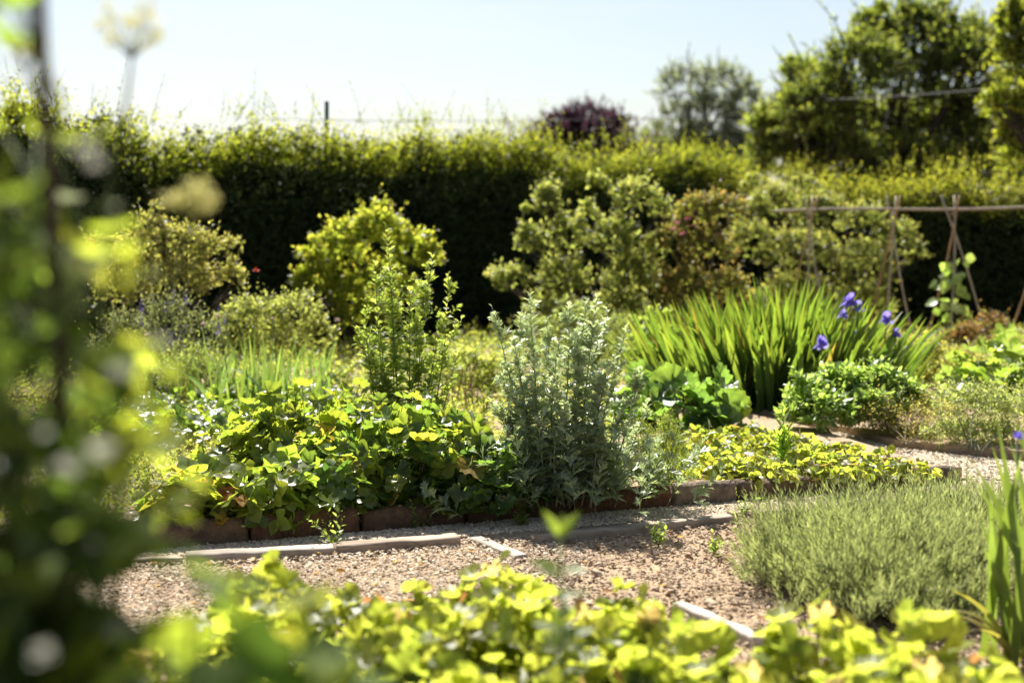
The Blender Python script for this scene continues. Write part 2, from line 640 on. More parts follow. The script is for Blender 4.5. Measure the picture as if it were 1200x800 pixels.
g = Geo()
g.add(np.array([[-400, -60, -.03], [400, -60, -.03], [400, 900, -.03], [-400, 900, -.03]]), [np.array([[0, 1, 2, 3]])], np.ones(3))
tag(g.build('ground', M_FIELD, smooth=False), kind='structure')

EL, ER = np.array([-3.2, 4.24]), np.array([2.06, 6.40])     # front line of the edging, at the path


def edge_pt(t):
    return EL + (ER - EL) * t


def fbm(x, y, s, o=4):
    return mnoise.fractal(Vector((x * s, y * s, 3.1)), .9, 2.1, o)


# cultivated soil in front, with clods
xs = np.arange(-1.9, 2.6, .016)
ys = np.arange(2.0, 6.3, .016)
X, Yg = np.meshgrid(xs, ys)
Z = np.array([fbm(a, b, 5.0, 5) * .010 + abs(fbm(a + 9, b, 17.0, 3)) * .014 for a, b in zip(X.ravel(), Yg.ravel())])
nx, ny = len(xs), len(ys)
i, j = np.meshgrid(np.arange(nx - 1), np.arange(ny - 1))
a = (j * nx + i).ravel()
g = Geo()
g.add(np.stack([X.ravel(), Yg.ravel(), Z - .012], 1), [np.stack([a, a + 1, a + nx + 1, a + nx], 1)], np.ones(3))
tag(g.build('soil', M_SOIL), kind='structure')

# raised beds beyond the path
back = [G(1105, 566, .0), G(1060, 551, .0), G(960, 517, .0), G(868, 496, .0)]
sheet('planting_bed', [edge_pt(0) + [0, .06], edge_pt(1) + [0, .06], back[0][:2], back[1][:2], back[2][:2], back[3][:2], (.9, 8.7), (-6, 8.9)], .07, M_SOIL, .10, rough_edge=.02)
sheet('planting_bed', [(5, 6.3), G(1200, 540, 0)[:2], G(1050, 527, 0)[:2], G(985, 509, 0)[:2], G(915, 497, 0)[:2], G(872, 484, 0)[:2], (1.0, 9.3), (-7, 9.6), (-9, 25), (12, 25)], .05, M_SOIL, .09, rough_edge=.03)
# gravel of the paths
pathA = [edge_pt(0) + [0, .02], edge_pt(1) + [.1, .1], (2.6, 6.5), (2.6, 6.0), (.86, 5.68), (.12, 5.36), (-.2, 5.25), (-1.15, 4.93), (-3.2, 4.4)]
sheet('gravel_path', pathA, .006, M_GRAVELBED, .03, rough_edge=.03)
pathB = [(2.1, 6.5), G(1060, 549, 0)[:2], G(960, 516, 0)[:2], G(868, 494, 0)[:2], (1.1, 8.75), (1.1, 9.2), G(872, 486, 0)[:2], G(985, 510, 0)[:2], G(1050, 528, 0)[:2], G(1200, 545, 0)[:2], (4, 6.6), (4, 6.2), (2.3, 6.2)]
sheet('gravel_path', pathB, .004, M_GRAVELBED, .03, rough_edge=.03)


def in_poly(pt, poly):
    x, y = pt[:, 0], pt[:, 1]
    ins = np.zeros(len(pt), bool)
    m = len(poly)
    for k in range(m):
        x1, y1 = poly[k][:2]
        x2, y2 = poly[(k + 1) % m][:2]
        c = ((y1 > y) != (y2 > y)) & (x < (x2 - x1) * (y - y1) / (y2 - y1 + 1e-12) + x1)
        ins ^= c
    return ins


def fill_poly(poly, n):
    pl = np.array([p[:2] for p in poly], float)
    lo, hi = pl.min(0), pl.max(0)
    out = np.zeros((0, 2))
    while len(out) < n:
        q = rand(0, 1, (n * 3, 2)) * (hi - lo) + lo
        out = np.concatenate([out, q[in_poly(q, pl)]])
    return out[:n]


STONECOL = [(.50, .40, .285), (.57, .47, .35), (.44, .345, .24), (.61, .53, .42), (.53, .425, .30), (.48, .39, .29)]


def stones(name, label, poly, n, size, cols, z=.008, mat=None, flat=.65):
    q = fill_poly(poly, n)
    g = Geo()
    sz = size * np.clip(rng.lognormal(0, .48, n), .35, 2.0)
    S3 = np.stack([sz * rand(.8, 1.4, n), sz * rand(.7, 1.2, n), sz * rand(.22, .5, n) * flat / .65], 1)
    pos = np.concatenate([q, (z + rand(0, .004, n))[:, None]], 1)
    d = rdir(n)
    d[:, 2] *= .25
    scatter(g, STONE, pos, d, UP + rng.normal(size=(n, 3)) * .35, S3, cmix(n, cols, .2))
    return tag(g.build(name, mat or M_STONE, smooth=False), label, 'gravel', kind='stuff')


stones('path_gravel', 'fine pale gravel lying on the narrow path below the brick edging', [p for p in [edge_pt(.28), edge_pt(1) + [.1, .05], (2.5, 6.05), (.86, 5.68), (.12, 5.36), (-.2, 5.25), (-1.25, 4.9), (-1.8, 4.7)]], 30000, .0040, STONECOL)
stones('path_gravel', 'pale gravel of the side path in front of the irises', [(2.1, 6.5), G(1060, 549, 0)[:2], G(960, 516, 0)[:2], G(860, 494, 0)[:2], (1.25, 9.0), G(872, 484, 0)[:2], G(985, 509, 0)[:2], G(1050, 527, 0)[:2], G(1200, 544, 0)[:2], (2.9, 6.3)], 20000, .0075, STONECOL, z=.006)
stones('loose_chippings', 'stone and bark chippings scattered over the bare ground before the planks', [(-1.7, 4.6), (-1.2, 4.9), (-.2, 5.22), (.1, 5.3), (.3, 5.0), (.1, 4.2), (-.9, 4.0), (-1.7, 3.9)], 15000, .0040, STONECOL + [(.30, .20, .13), (.26, .17, .11)], z=.002)
SOILC = [(.31, .225, .15), (.38, .28, .195), (.25, .175, .115), (.44, .335, .245)]
lit = fill_poly([(-1.7, 4.9), (.1, 5.35), (.9, 5.65), (1.7, 6.1), (1.9, 5.5), (.9, 4.0), (-1.6, 4.0)], 170)
g = Geo()
scatter(g, OV, np.concatenate([lit, np.full((170, 1), .012)], 1), np.concatenate([rng.normal(size=(170, 2)), np.zeros((170, 1))], 1), UP + rng.normal(size=(170, 3)) * .3, rand(.012, .04, 170), cmix(170, [(.20, .12, .06), (.26, .19, .10), (.14, .08, .045), (.30, .24, .15)]))
tag(g.build('leaf_litter', M_LEAF), 'small dry fallen leaves lying on gravel and bare soil', 'leaf litter', kind='stuff')
stones('soil_clods', 'crumbly dry brown soil clods on the bare bed', [(.05, 5.3), (.86, 5.62), (1.7, 5.8), (1.9, 4.0), (.8, 3.3), (.2, 3.8), (-.1, 4.9)], 13000, .0044, SOILC, z=-.002, flat=.9)
stones('soil_clods', 'larger lumps of dry soil lying on the bare bed', [(.05, 5.25), (.86, 5.6), (1.3, 5.6), (1.3, 4.1), (.8, 3.5), (.2, 3.8), (-.1, 4.9)], 260, .010, SOILC, z=.0, flat=.9)


# ----------------------------------------------------------------------------- edging blocks and planks
def rough_block(A, B, width, z0, h, amp, seg=10, sag=0.0, rnd=.9):
    """a weathered block from ground point A to B (front bottom edge), uneven all over"""
    A, B = np.asarray(A[:2], float), np.asarray(B[:2], float)
    t = unit(B - A)
    nrm = np.array([-t[1], t[0]])
    nu, nv, nw = seg, 4, 5
    L = np.linalg.norm(B - A)
    prof = []
    for k in range(nw):
        prof.append((0, k / (nw - 1)))
    for k in range(1, nv):
        prof.append((k / (nv - 1), 1))
    for k in range(nw - 2, -1, -1):
        prof.append((1, k / (nw - 1)))
    m = len(prof)
    V = []
    sd = random.random() * 50
    for u in range(nu + 1):
        f = u / nu
        for (a_, b_) in prof:
            p = A + t * L * f + nrm * width * a_
            q = Vector((p[0] * 9 + sd, p[1] * 9, b_ * h * 16))
            d = Vector((mnoise.noise(q), mnoise.noise(q + Vector((9, 0, 0))), mnoise.noise(q + Vector((0, 9, 0)))))
            d2 = mnoise.noise(q * 3.3)
            e = amp * (1 if b_ > 0 else .2)
            round_ = amp * rnd * (1 if b_ == 1 and a_ in (0, 1) else 0)
            along = .25 * e * d.x
            V.append([p[0] + t[0] * along + nrm[0] * (round_ * (1 - 2 * a_) + d2 * amp * .5 + d.y * e * .5), p[1] + t[1] * along + nrm[1] * (round_ * (1 - 2 * a_) + d2 * amp * .5 + d.y * e * .5), z0 + b_ * h + d.z * e - round_ - sag * math.sin(f * 3.14)])
    V = np.array(V)
    k, i = np.meshgrid(np.arange(nu), np.arange(m - 1), indexing='ij')
    k, i = k.ravel(), i.ravel()
    quads = np.stack([k * m + i, (k + 1) * m + i, (k + 1) * m + i + 1, k * m + i + 1], 1)
    caps = [np.array([list(range(m))]), np.array([list(range(nu * m + m - 1, nu * m - 1, -1))])]
    return V, [quads] + caps


EDGE_LABELS = ['moss-stained dark edging block behind the climbing plant', 'dark brown edging block under the tail of the strawberry leaves',
               'brown edging block with small weed growing against its face', 'long flat-topped edging block just past the small weed',
               'reddish edging block under the darkest big leaves', 'edging block overhung by drooping lobed leaves and grass',
               'shaded brown edging block at the foot of the silver plant', 'rust-red edging block beneath the feathery green plant',
               'pale grey chipped edging block in front of the low yellow bed', 'dark pitted edging block behind the lavender tip',
               'thin grey edging block behind the lavender dome', 'last edging block at the corner of the gravel path']
cuts = [.02, .14, .25, .335, .425, .50, .575, .655, .735, .79, .865, .935, .995]
ECOL = [(.13, .095, .07), (.13, .09, .062), (.15, .105, .075), (.17, .125, .09), (.17, .10, .065), (.13, .09, .06), (.13, .085, .06), (.20, .105, .06), (.26, .22, .185), (.16, .13, .105), (.20, .17, .14), (.17, .14, .11)]
for k in range(12):
    V, fc = rough_block(edge_pt(cuts[k] + .0015), edge_pt(cuts[k + 1] - .0015), .075, -.03, .145 - .035 * (k / 11) + random.uniform(-.008, .008), .010, 24)
    g = Geo()
    g.add(V, fc, np.array(ECOL[k]) * np.array([.74, .68, .61]))
    o = g.build('edging_block', M_EDGE, smooth=True, origin=(*edge_pt((cuts[k] + cuts[k + 1]) / 2), 0))
    tag(o, EDGE_LABELS[k], 'edging block', 'weathered blocks edging the raised bed')

PLANKS = [(G(218, 659), G(392, 650), .07, .030, (.42, .37, .32), 'long weathered grey plank lying below the leafy clump'),
          (G(395, 649), G(540, 638), .08, .032, (.36, .29, .23), 'short grey plank with broken end beside the gravel gap'),
          (G(548, 632), G(603, 655), .05, .018, (.46, .41, .36), 'pale slanting board stub lying in the gravel gap'),
          (G(632, 637), G(862, 611), .08, .028, (.38, .32, .25), 'thin grey plank bordering the bare soil below the red edging'),
          (G(788, 715), G(884, 756), .042, .03, (.50, .46, .42), 'pale whitish board end behind the low leafy plants'),
          (G(100, 664), G(214, 658), .04, .018, (.45, .38, .30), 'thin half-buried lath at the end of the long plank')]
for A, B, w, h, c, lab in PLANKS:
    V, fc = rough_block(A, B, w, -.016, h + .012, .0055, 24, rnd=.25)
    g = Geo()
    g.add(V, fc, np.array(c))
    ori = (A + B) / 2
    tag(g.build('wooden_plank', M_PLANK, origin=ori), lab, 'plank', 'weathered planks edging the soil')

# ----------------------------------------------------------------------------- hedges


def hedge(name, label, A, B, H, depth, n_face, n_top, face_cols, top_cols, tip_cols, leaf, seed, wisp=.3, bumpy=.12, fringe=.35, ngroups=8):
    A, B = np.asarray(A, float), np.asarray(B, float)
    t = unit(B - A)
    L = np.linalg.norm(B - A)
    nrm = np.array([t[1], -t[0]])
    if nrm[1] > 0:
        nrm = -nrm                                   # towards the camera
    root = thing(name, label, 'hedge', (*((A + B) / 2), 0))
    h_of = lambda u: H + bumpy * np.array([mnoise.fractal(Vector((x * .55, seed, 0)), 1, 2, 4) + .55 * mnoise.noise(Vector((x * 2.6, seed, 5))) for x in np.atleast_1d(u)])
    # opaque near-black hull standing in for the shade inside the hedge
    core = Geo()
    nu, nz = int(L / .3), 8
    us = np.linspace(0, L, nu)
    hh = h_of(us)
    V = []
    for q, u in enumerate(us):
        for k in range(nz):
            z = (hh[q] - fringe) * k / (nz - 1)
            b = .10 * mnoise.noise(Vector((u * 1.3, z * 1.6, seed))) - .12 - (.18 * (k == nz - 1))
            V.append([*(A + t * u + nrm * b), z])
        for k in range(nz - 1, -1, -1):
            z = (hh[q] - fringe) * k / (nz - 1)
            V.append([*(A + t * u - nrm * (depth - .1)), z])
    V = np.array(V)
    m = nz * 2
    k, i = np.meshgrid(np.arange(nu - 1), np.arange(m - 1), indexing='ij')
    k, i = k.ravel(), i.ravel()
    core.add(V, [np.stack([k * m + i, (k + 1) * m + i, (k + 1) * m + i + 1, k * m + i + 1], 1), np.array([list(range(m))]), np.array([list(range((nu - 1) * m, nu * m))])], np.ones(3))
    core.build('shade_core', M_CORE, root)
    g, w = Geo(), Geo()
    # clipped front
    u = rand(0, L, n_face)
    h = h_of(u)
    z = rand(.02, 1, n_face) * (h - fringe * .6)
    b = np.array([.10 * mnoise.noise(Vector((a_ * 1.3, c_ * 1.6, seed))) for a_, c_ in zip(u, z)]) - rand(.02, .16, n_face)
    base = np.concatenate([A + t * u[:, None] + nrm * b[:, None], z[:, None]], 1)
    n3 = np.array([*nrm, 0])
    d = unit(n3 * 1.0 + UP * .35 + rng.normal(size=(n_face, 3)) * .45)
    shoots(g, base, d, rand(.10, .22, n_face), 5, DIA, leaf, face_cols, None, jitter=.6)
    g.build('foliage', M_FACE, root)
    g = Geo()
    # loose sunlit top growth
    u = rand(0, L, n_top)
    h = h_of(u)
    v = np.where(rng.uniform(size=n_top) < .72, rand(-.08, .38, n_top), rand(.38, depth, n_top))
    ln = fringe * rand(.5, 1.05, n_top)
    z = h - fringe + .20 * np.array([mnoise.noise(Vector((x * 1.9, seed, 9))) + .5 * mnoise.noise(Vector((x * 5.5, seed, 3))) for x in u]) - rand(0, .16, n_top) - .34 * np.clip(v, 0, 9)
    base = np.concatenate([A + t * u[:, None] - nrm * v[:, None], z[:, None]], 1)
    d = unit(UP + n3 * (.55 * (v < .25))[:, None] + rng.normal(size=(n_top, 3)) * .32)
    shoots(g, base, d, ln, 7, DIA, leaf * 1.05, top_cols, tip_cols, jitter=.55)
    # long unclipped shoots standing above the top
    nw = int(n_top * .030)
    u = rand(0, L, nw)
    # they come in tufts
    cl = rand(0, L, ngroups * 4)
    u = np.where(rng.uniform(size=nw) < .7, cl[rng.integers(0, len(cl), nw)] + rng.normal(size=nw) * .14, u)
    u = np.clip(u, 0, L)
    h = h_of(u)
    base = np.concatenate([A + t * u[:, None] - nrm * rand(0, depth, nw)[:, None], (h - .15)[:, None]], 1)
    d = unit(UP + rng.normal(size=(nw, 3)) * .38)
    shoots(g, base, d, .15 + wisp * rng.uniform(0, 1, nw) ** 1.8, 11, DIA, leaf * .85, top_cols, tip_cols, twig=g, twig_r=.0024, twig_col=(.05, .05, .02), jitter=.5, taper=.55, bend=rng.normal(size=(nw, 3)) * .2)
    g.build('new_growth_foliage', M_HEDGE, root)
    return root


HD = [(.032, .052, .018), (.042, .064, .024), (.022, .04, .013), (.05, .056, .026)]  # front leaf tints kept dark for the shaded face
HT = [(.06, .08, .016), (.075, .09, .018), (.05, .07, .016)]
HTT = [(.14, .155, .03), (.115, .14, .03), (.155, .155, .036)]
hA, hB = np.array([-4.14, 11.5]), np.array([2.70, 18.1])
hd = hB - hA
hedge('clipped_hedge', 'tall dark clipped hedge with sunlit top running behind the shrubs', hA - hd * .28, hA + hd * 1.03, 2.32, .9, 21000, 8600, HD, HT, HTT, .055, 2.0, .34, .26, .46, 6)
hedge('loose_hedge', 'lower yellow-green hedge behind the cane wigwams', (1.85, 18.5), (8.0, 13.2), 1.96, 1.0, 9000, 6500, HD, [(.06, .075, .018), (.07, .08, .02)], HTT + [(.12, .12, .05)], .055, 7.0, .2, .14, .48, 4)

# ----------------------------------------------------------------------------- trees beyond
wd = (.05, .042, .032)
TG = [(.06, .09, .026), (.075, .105, .03), (.05, .075, .022)]
shrub('broadleaf_tree', 'big dense green tree behind the hedge with cable across it', 'tree', (*P(1010, 300, 26)[:2], 0),
      lobes_px([(1075, 70, 60, 58), (1010, 95, 58, 55, -1), (1120, 100, 50, 60, -.5), (960, 140, 58, 46, -1), (925, 155, 46, 34), (1010, 165, 70, 42, 1), (1090, 165, 70, 42, 1), (1140, 60, 34, 40), (1015, 45, 26, 26), (950, 95, 34, 26), (1150, 150, 50, 45), (905, 140, 18, 18), (1075, 25, 22, 18), (925, 80, 14, 12), (990, 205, 70, 34, -.5), (1070, 205, 70, 34, -.5), (1150, 205, 60, 34), (920, 195, 50, 34), (1032, 22, 8, 20), (1016, 28, 10, 18), (1062, 8, 8, 16), (1105, 18, 14, 16), (1210, 190, 60, 50), (895, 160, 26, 26)], 26),
      5600, .13, TG, [(.14, .155, .05), (.12, .14, .042)], M_TREE, DIA, 10, (.35, .62), .35, wd, stems=14, trunk_r=.11, trunk=True)
shrub('broadleaf_tree', 'bright yellow-green tree leaning in beside the big dense tree', 'tree', (*P(1290, 300, 19)[:2], 0),
      lobes_px([(1195, 45, 36, 40), (1230, 95, 60, 70), (1180, 120, 34, 20, -.5), (1198, 155, 30, 22), (1260, 30, 60, 60), (1290, 150, 70, 50), (1215, 200, 50, 40), (1183, 20, 16, 20), (1172, 130, 18, 12)], 19),
      1600, .12, [(.09, .12, .026), (.08, .105, .024)], [(.14, .15, .03)], M_TREE, DIA, 10, (.35, .6), .3, wd, stems=6, trunk_r=.10, trunk=True)
shrub('feathery_tree', 'haze-paled grey-green feathery tree standing far behind the hedge', 'tree', (*P(825, 250, 46)[:2], 0),
      lobes_px([(800, 110, 34, 32), (845, 105, 36, 30), (870, 118, 24, 32), (790, 145, 28, 30), (830, 145, 42, 36), (868, 150, 24, 26), (800, 175, 34, 22), (850, 178, 40, 22), (765, 155, 12, 14), (760, 190, 40, 30), (830, 200, 70, 34), (900, 195, 40, 30)], 46),
      1450, .20, [(.15, .17, .10), (.13, .15, .09)], [(.19, .20, .14)], M_GREYTREE, t_diamond(.4, .3, .1), 9, (.35, .7), .3, (.10, .09, .07), stems=8, trunk_r=.14, trunk=True)
shrub('purple_tree', 'dark purple-leaved tree showing its crown above the hedge', 'tree', (*P(680, 250, 38)[:2], 0),
      lobes_px([(660, 152, 28, 20), (690, 145, 30, 18), (715, 152, 26, 18), (635, 158, 18, 14), (680, 170, 60, 25), (650, 190, 50, 30), (720, 190, 50, 30)], 38),
      700, .20, [(.034, .020, .024), (.04, .025, .028)], [(.06, .038, .042)], M_PURPLE, DIA, 8, (.35, .6), .4, (.04, .03, .03), stems=6, trunk_r=.12, trunk=True)

# cables and the post in the hedge
g = Geo()
ts = np.linspace(0, 1, 30)
A, B = P(880, 119, 26.6), P(1420, 76, 16.5)
pts = A * (1 - ts[:, None]) + B * ts[:, None]
pts[:, 2] -= .10 * 4 * ts * (1 - ts)
tube(g, pts, .007, (1, 1, 1))
tag(g.build('overhead_cable', M_WIRE, origin=A), 'dark overhead cable crossing before the big tree', 'cable')
g = Geo()
A, B = P(300, 139, 24), P(985, 128, 28)
pts = A * (1 - ts[:, None]) + B * ts[:, None]
pts[:, 2] -= .12 * 4 * ts * (1 - ts)
tube(g, pts, .006, (1, 1, 1))
tag(g.build('overhead_cable', M_WIRE, origin=A), 'thin faint overhead wire against the pale sky', 'cable')
g = Geo()
b = P(382, 150, 14.2)
tube(g, [(b[0], b[1], 0), (b[0], b[1], 1.4), (b[0] + .01, b[1], P(383, 119, 14.2)[2])], [.025, .025, .022], (.10, .12, .11), 8)
tag(g.build('fence_post', M_WOOD, origin=(b[0], b[1], 0)), 'thin dark post poking out of the hedge top', 'post')

# ----------------------------------------------------------------------------- shrubs before the hedge
shrub('golden_shrub', 'bright golden-green shrub before the dark hedge', 'shrub', (*P(425, 400, 12.2)[:2], .05),
      lobes_px([(395, 300, 52, 40), (440, 275, 48, 34, -.1), (480, 300, 42, 34), (375, 330, 36, 40), (410, 350, 34, 40), (445, 330, 30, 30), (470, 350, 34, 38), (505, 305, 20, 22), (355, 335, 16, 26), (430, 375, 50, 24), (425, 262, 10, 16), (468, 268, 12, 14), (360, 300, 18, 16), (445, 250, 14, 18), (400, 268, 14, 14), (500, 285, 16, 16)], 12.2, .7, .64),
      1000, .070, [(.12, .15, .026), (.10, .13, .024)], [(.22, .22, .04), (.23, .19, .05)], M_THIN, OV, 7, (.35, .6), .6, strag=.3)
shrub('viburnum_shrub', 'tall loose pale-leaved shrub with upright branches before the hedge', 'shrub', (*P(690, 400, 13.3)[:2], .05),
      lobes_px([(640, 240, 22, 34), (665, 280, 40, 40), (620, 285, 20, 34), (745, 235, 40, 36), (720, 285, 46, 44), (600, 330, 36, 24, -.2), (660, 330, 50, 40), (740, 330, 50, 46), (775, 250, 20, 22), (650, 375, 60, 36), (725, 375, 60, 36), (580, 325, 16, 12), (700, 215, 18, 16), (690, 250, 16, 20), (770, 290, 22, 26), (618, 250, 12, 14)], 13.3, .6, .62),
      1900, .062, [(.10, .125, .05), (.12, .14, .06), (.075, .10, .035)], [(.19, .20, .10), (.20, .19, .11)], M_LEAF, OV, 6, (.35, .65), .6, stems=12, strag=.28)
r = shrub('rose_bush', 'rose bush with reddish young leaves and a few pink blooms', 'shrub', (*P(815, 395, 12.9)[:2], .05),
      lobes_px([(815, 250, 34, 30), (850, 250, 34, 30), (790, 285, 34, 30), (830, 295, 44, 40), (800, 340, 46, 40), (850, 345, 40, 40), (810, 375, 56, 26)], 12.9, .6, .66),
      1250, .052, [(.085, .095, .035), (.075, .09, .03)], [(.20, .11, .07), (.15, .15, .06), (.23, .09, .075), (.21, .12, .10)], M_LEAF, OV, 7, (.35, .6), .5, stems=7)


def bloom(parent, c, rad, cols, n=14, name='flower', tm=None, mat=None):
    g = Geo()
    d = rdir(n)
    d[:, 2] = np.abs(d[:, 2])
    scatter(g, tm or OVW, np.tile(c, (n, 1)) + d * rad * .15, d, UP + rng.normal(size=(n, 3)) * .4, rad * rand(.75, 1.15, n), cmix(n, cols, .15))
    return g.build(name, mat or M_PETAL, parent)


for px, py in ((795, 262), (806, 258), (800, 275), (789, 269), (812, 266)):
    bloom(r, P(px, py, 12.7), .030, [(.42, .13, .17), (.48, .22, .22)])
shrub('round_shrub', 'wide rounded small-leaved shrub behind the cane wigwams', 'shrub', (*P(960, 395, 14.9)[:2], .05),
      lobes_px([(905, 245, 50, 36, -.4), (960, 250, 54, 36, -.3), (1010, 262, 46, 34), (1050, 280, 40, 34), (880, 290, 46, 44), (940, 300, 60, 50), (1010, 315, 60, 50), (1070, 300, 28, 26), (930, 350, 70, 40), (1010, 360, 60, 36), (940, 220, 30, 18), (885, 215, 24, 16)], 14.9, .5, .66),
      2100, .055, [(.08, .10, .036), (.065, .085, .028), (.095, .115, .05)], [(.17, .17, .07), (.19, .18, .10), (.18, .15, .07)], M_LEAF, OV, 7, (.3, .55), .45, stems=10)
r = shrub('rose_bush', 'straggling pale rose bush beside the dark hedge with red buds', 'shrub', (*P(200, 420, 10.4)[:2], .05),
      lobes_px([(180, 270, 30, 22), (215, 290, 44, 28), (160, 300, 40, 30), (250, 300, 34, 28), (205, 335, 60, 36), (270, 330, 26, 26), (140, 345, 40, 34), (120, 290, 24, 16), (185, 245, 10, 14), (275, 290, 14, 14)], 10.4, .8, .72),
      1000, .040, [(.12, .135, .055), (.10, .115, .045), (.14, .14, .07)], [(.20, .19, .09), (.19, .16, .08)], M_LEAF, OV, 7, (.4, .75), .5, stems=9)
for px, py in ((107, 284), (113, 296), (108, 290), (117, 302), (300, 318)):
    bloom(r, P(px, py, 10.2), .026, [(.50, .06, .04)])
shrub('low_bush', 'low bush of small pale green leaves below the golden shrub', 'shrub', (*P(320, 440, 9.8)[:2], .05),
      lobes_px([(300, 375, 44, 30), (345, 370, 40, 28), (370, 395, 26, 30), (280, 400, 30, 30), (325, 410, 56, 30), (265, 380, 18, 16)], 9.8),
      700, .038, [(.12, .14, .06), (.10, .12, .05)], [(.18, .19, .09)], M_LEAF, OV, 7, (.35, .6), .7)
shrub('pale_bush', 'pale green soft-leaved bush between silver plant and the viburnum', 'shrub', (*P(690, 440, 10.8)[:2], .05),
      lobes_px([(640, 395, 36, 30), (690, 390, 50, 34), (740, 400, 34, 34), (690, 425, 70, 30), (610, 420, 30, 30), (665, 365, 24, 18)], 10.8),
      700, .045, [(.12, .16, .07), (.10, .13, .05)], [(.17, .2, .09)], M_LEAF, LANCE, 7, (.35, .6), .9)
shrub('leafy_herb', 'upright mid-green leafy herb at the edge of the iris clump', 'plant', (*P(775, 440, 9.6)[:2], .05),
      lobes_px([(770, 385, 22, 24), (785, 410, 28, 26), (755, 415, 24, 30), (780, 440, 30, 24)], 9.6),
      220, .055, [(.08, .115, .035)], [(.13, .16, .05)], M_LEAF, OV, 7, (.4, .7), 1.0)

# ----------------------------------------------------------------------------- cane wigwams, pole, bean
CANES = [(950, 234, 13.5, [(922, 392, .1), (948, 385, -.4), (965, 390, .2)], 'cane wigwam against the round shrub nearest the silver plant'),
         (1046, 230, 13.5, [(1021, 400, .1), (1044, 395, -.4), (1064, 408, .2)], 'cane wigwam rising just behind the purple iris flowers'),
         (1117, 228, 13.4, [(1091, 412, .1), (1118, 405, -.4), (1149, 408, .2)], 'cane wigwam with a young bean climbing up its middle cane'),
         (1225, 232, 13.3, [(1186, 415, .1), (1228, 405, -.4), (1262, 412, .2)], 'cane wigwam of which a single orange cane shows beyond the bean')]
wig = []
for ax, ay, Y, feet, lab in CANES:
    root = thing('cane_wigwam', lab, 'wigwam', (*P(ax, 405, Y)[:2], .05), 'bamboo cane wigwams along the pole')
    cross = P(ax, 250, Y)
    for q, (fx, fy, dY) in enumerate(feet):
        f = P(fx, fy, Y + dY)
        f[2] = .03
        f[0] = cross[0] + (f[0] - cross[0]) * 1.3
        top = cross + (cross - f) * .13 + np.array([(cross - f)[0] * .12, (q - 1) * .02, 0])
        g = Geo()
        k = np.linspace(0, 1, 14)[:, None]
        pts = f * (1 - k) + top * k
        pts[:, 0] += .012 * np.sin(k[:, 0] * 5 + ax)
        rad = np.where(np.arange(14) % 3 == 0, .0100, .0085)
        tube(g, pts, rad, [(.38, .25, .13), (.36, .29, .20), (.40, .36, .31)][q], 8)
        g.build('cane', M_CANE, root)
    g = Geo()
    an = np.linspace(0, 6 * np.pi, 40)
    tube(g, np.stack([cross[0] + .024 * np.cos(an), cross[1] + .024 * np.sin(an), cross[2] - .02 + .002 * an], 1), .003, (.25, .20, .14), 4)
    g.build('string', M_CANE, root)
    wig.append(root)
g = Geo()
A, B = P(905, 250, 13.47), P(1330, 243, 13.33)
k = np.linspace(0, 1, 24)[:, None]
pts = A * (1 - k) + B * k
pts[:, 2] += .012 * np.sin(k[:, 0] * 9) + .02
tube(g, pts, np.linspace(.011, .015, 24), (.34, .28, .22), 8)
tag(g.build('bamboo_pole', M_CANE, origin=A), 'long horizontal pole tied across the tops of the wigwams', 'pole')
rb = thing('bean_plant', 'young bean with round pale leaves climbing a wigwam cane', 'plant', (*P(1120, 412, 13.2)[:2], .05))
g, w = Geo(), Geo()
k = np.linspace(0, 1, 30)
a, b = P(1118, 415, 13.2), P(1117, 300, 13.3)
a[2] = .05
st = a[None] * (1 - k[:, None]) + b[None] * k[:, None] + .03 * np.stack([np.cos(k * 22), np.sin(k * 22), k * 0], 1)
tube(w, st, .005, (.10, .14, .05), 5)
n = 46
ii = rng.integers(0, 29, n)
o2 = rdir(n) * rand(.05, .17, n)[:, None]
o2[:, 2] *= .4
scatter(g, BEAN[0], st[ii] + o2, unit(o2 - UP * .06), UP * .5 + np.array([0, -.7, 0]) + rng.normal(size=(n, 3)) * .4, rand(.07, .14, n), cmix(n, [(.10, .15, .05), (.14, .18, .08)]))
twigs(w, st[ii], st[ii] + o2, .003, .002, np.array((.10, .14, .05)))
g.build('foliage', M_GLOSS, rb)
w.build('stem', M_STEM, rb)

# ----------------------------------------------------------------------------- iris clump
ic = G(922, 486, .05)
ri = thing('iris_clump', 'large clump of upright sword-shaped iris leaves with purple flowers', 'plant', ic)
g, w = Geo(), Geo()
n = 900
ex, ey = .86, .55
q = rng.normal(size=(n, 2)) * .42
q = q[(q ** 2).sum(1) < 1.0][:800]
n = len(q)
base = np.stack([ic[0] + .02 + q[:, 0] * ex, ic[1] + .62 + q[:, 1] * ey, np.full(n, .04)], 1)
az = np.arctan2(q[:, 1] + rng.normal(size=n) * .3, q[:, 0] + rng.normal(size=n) * .25)
rr = np.sqrt((q ** 2).sum(1))
IC0 = cmix(n, [(.032, .064, .026), (.042, .076, .028)])  # shade low in the clump painted in: blade bases darker than tips
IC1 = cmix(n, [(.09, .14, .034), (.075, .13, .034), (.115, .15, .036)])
br = rng.uniform(size=n) < .025
IC1[br] = cmix(int(br.sum()), [(.22, .15, .06), (.17, .14, .05)])
blades(g, base, az, rand(.50, .88, n) * (1 - .22 * rr), rand(.028, .050, n), .06 + .56 * rr * rand(.5, 1.2, n), rand(.05, .5, n), IC0, IC1, 6)
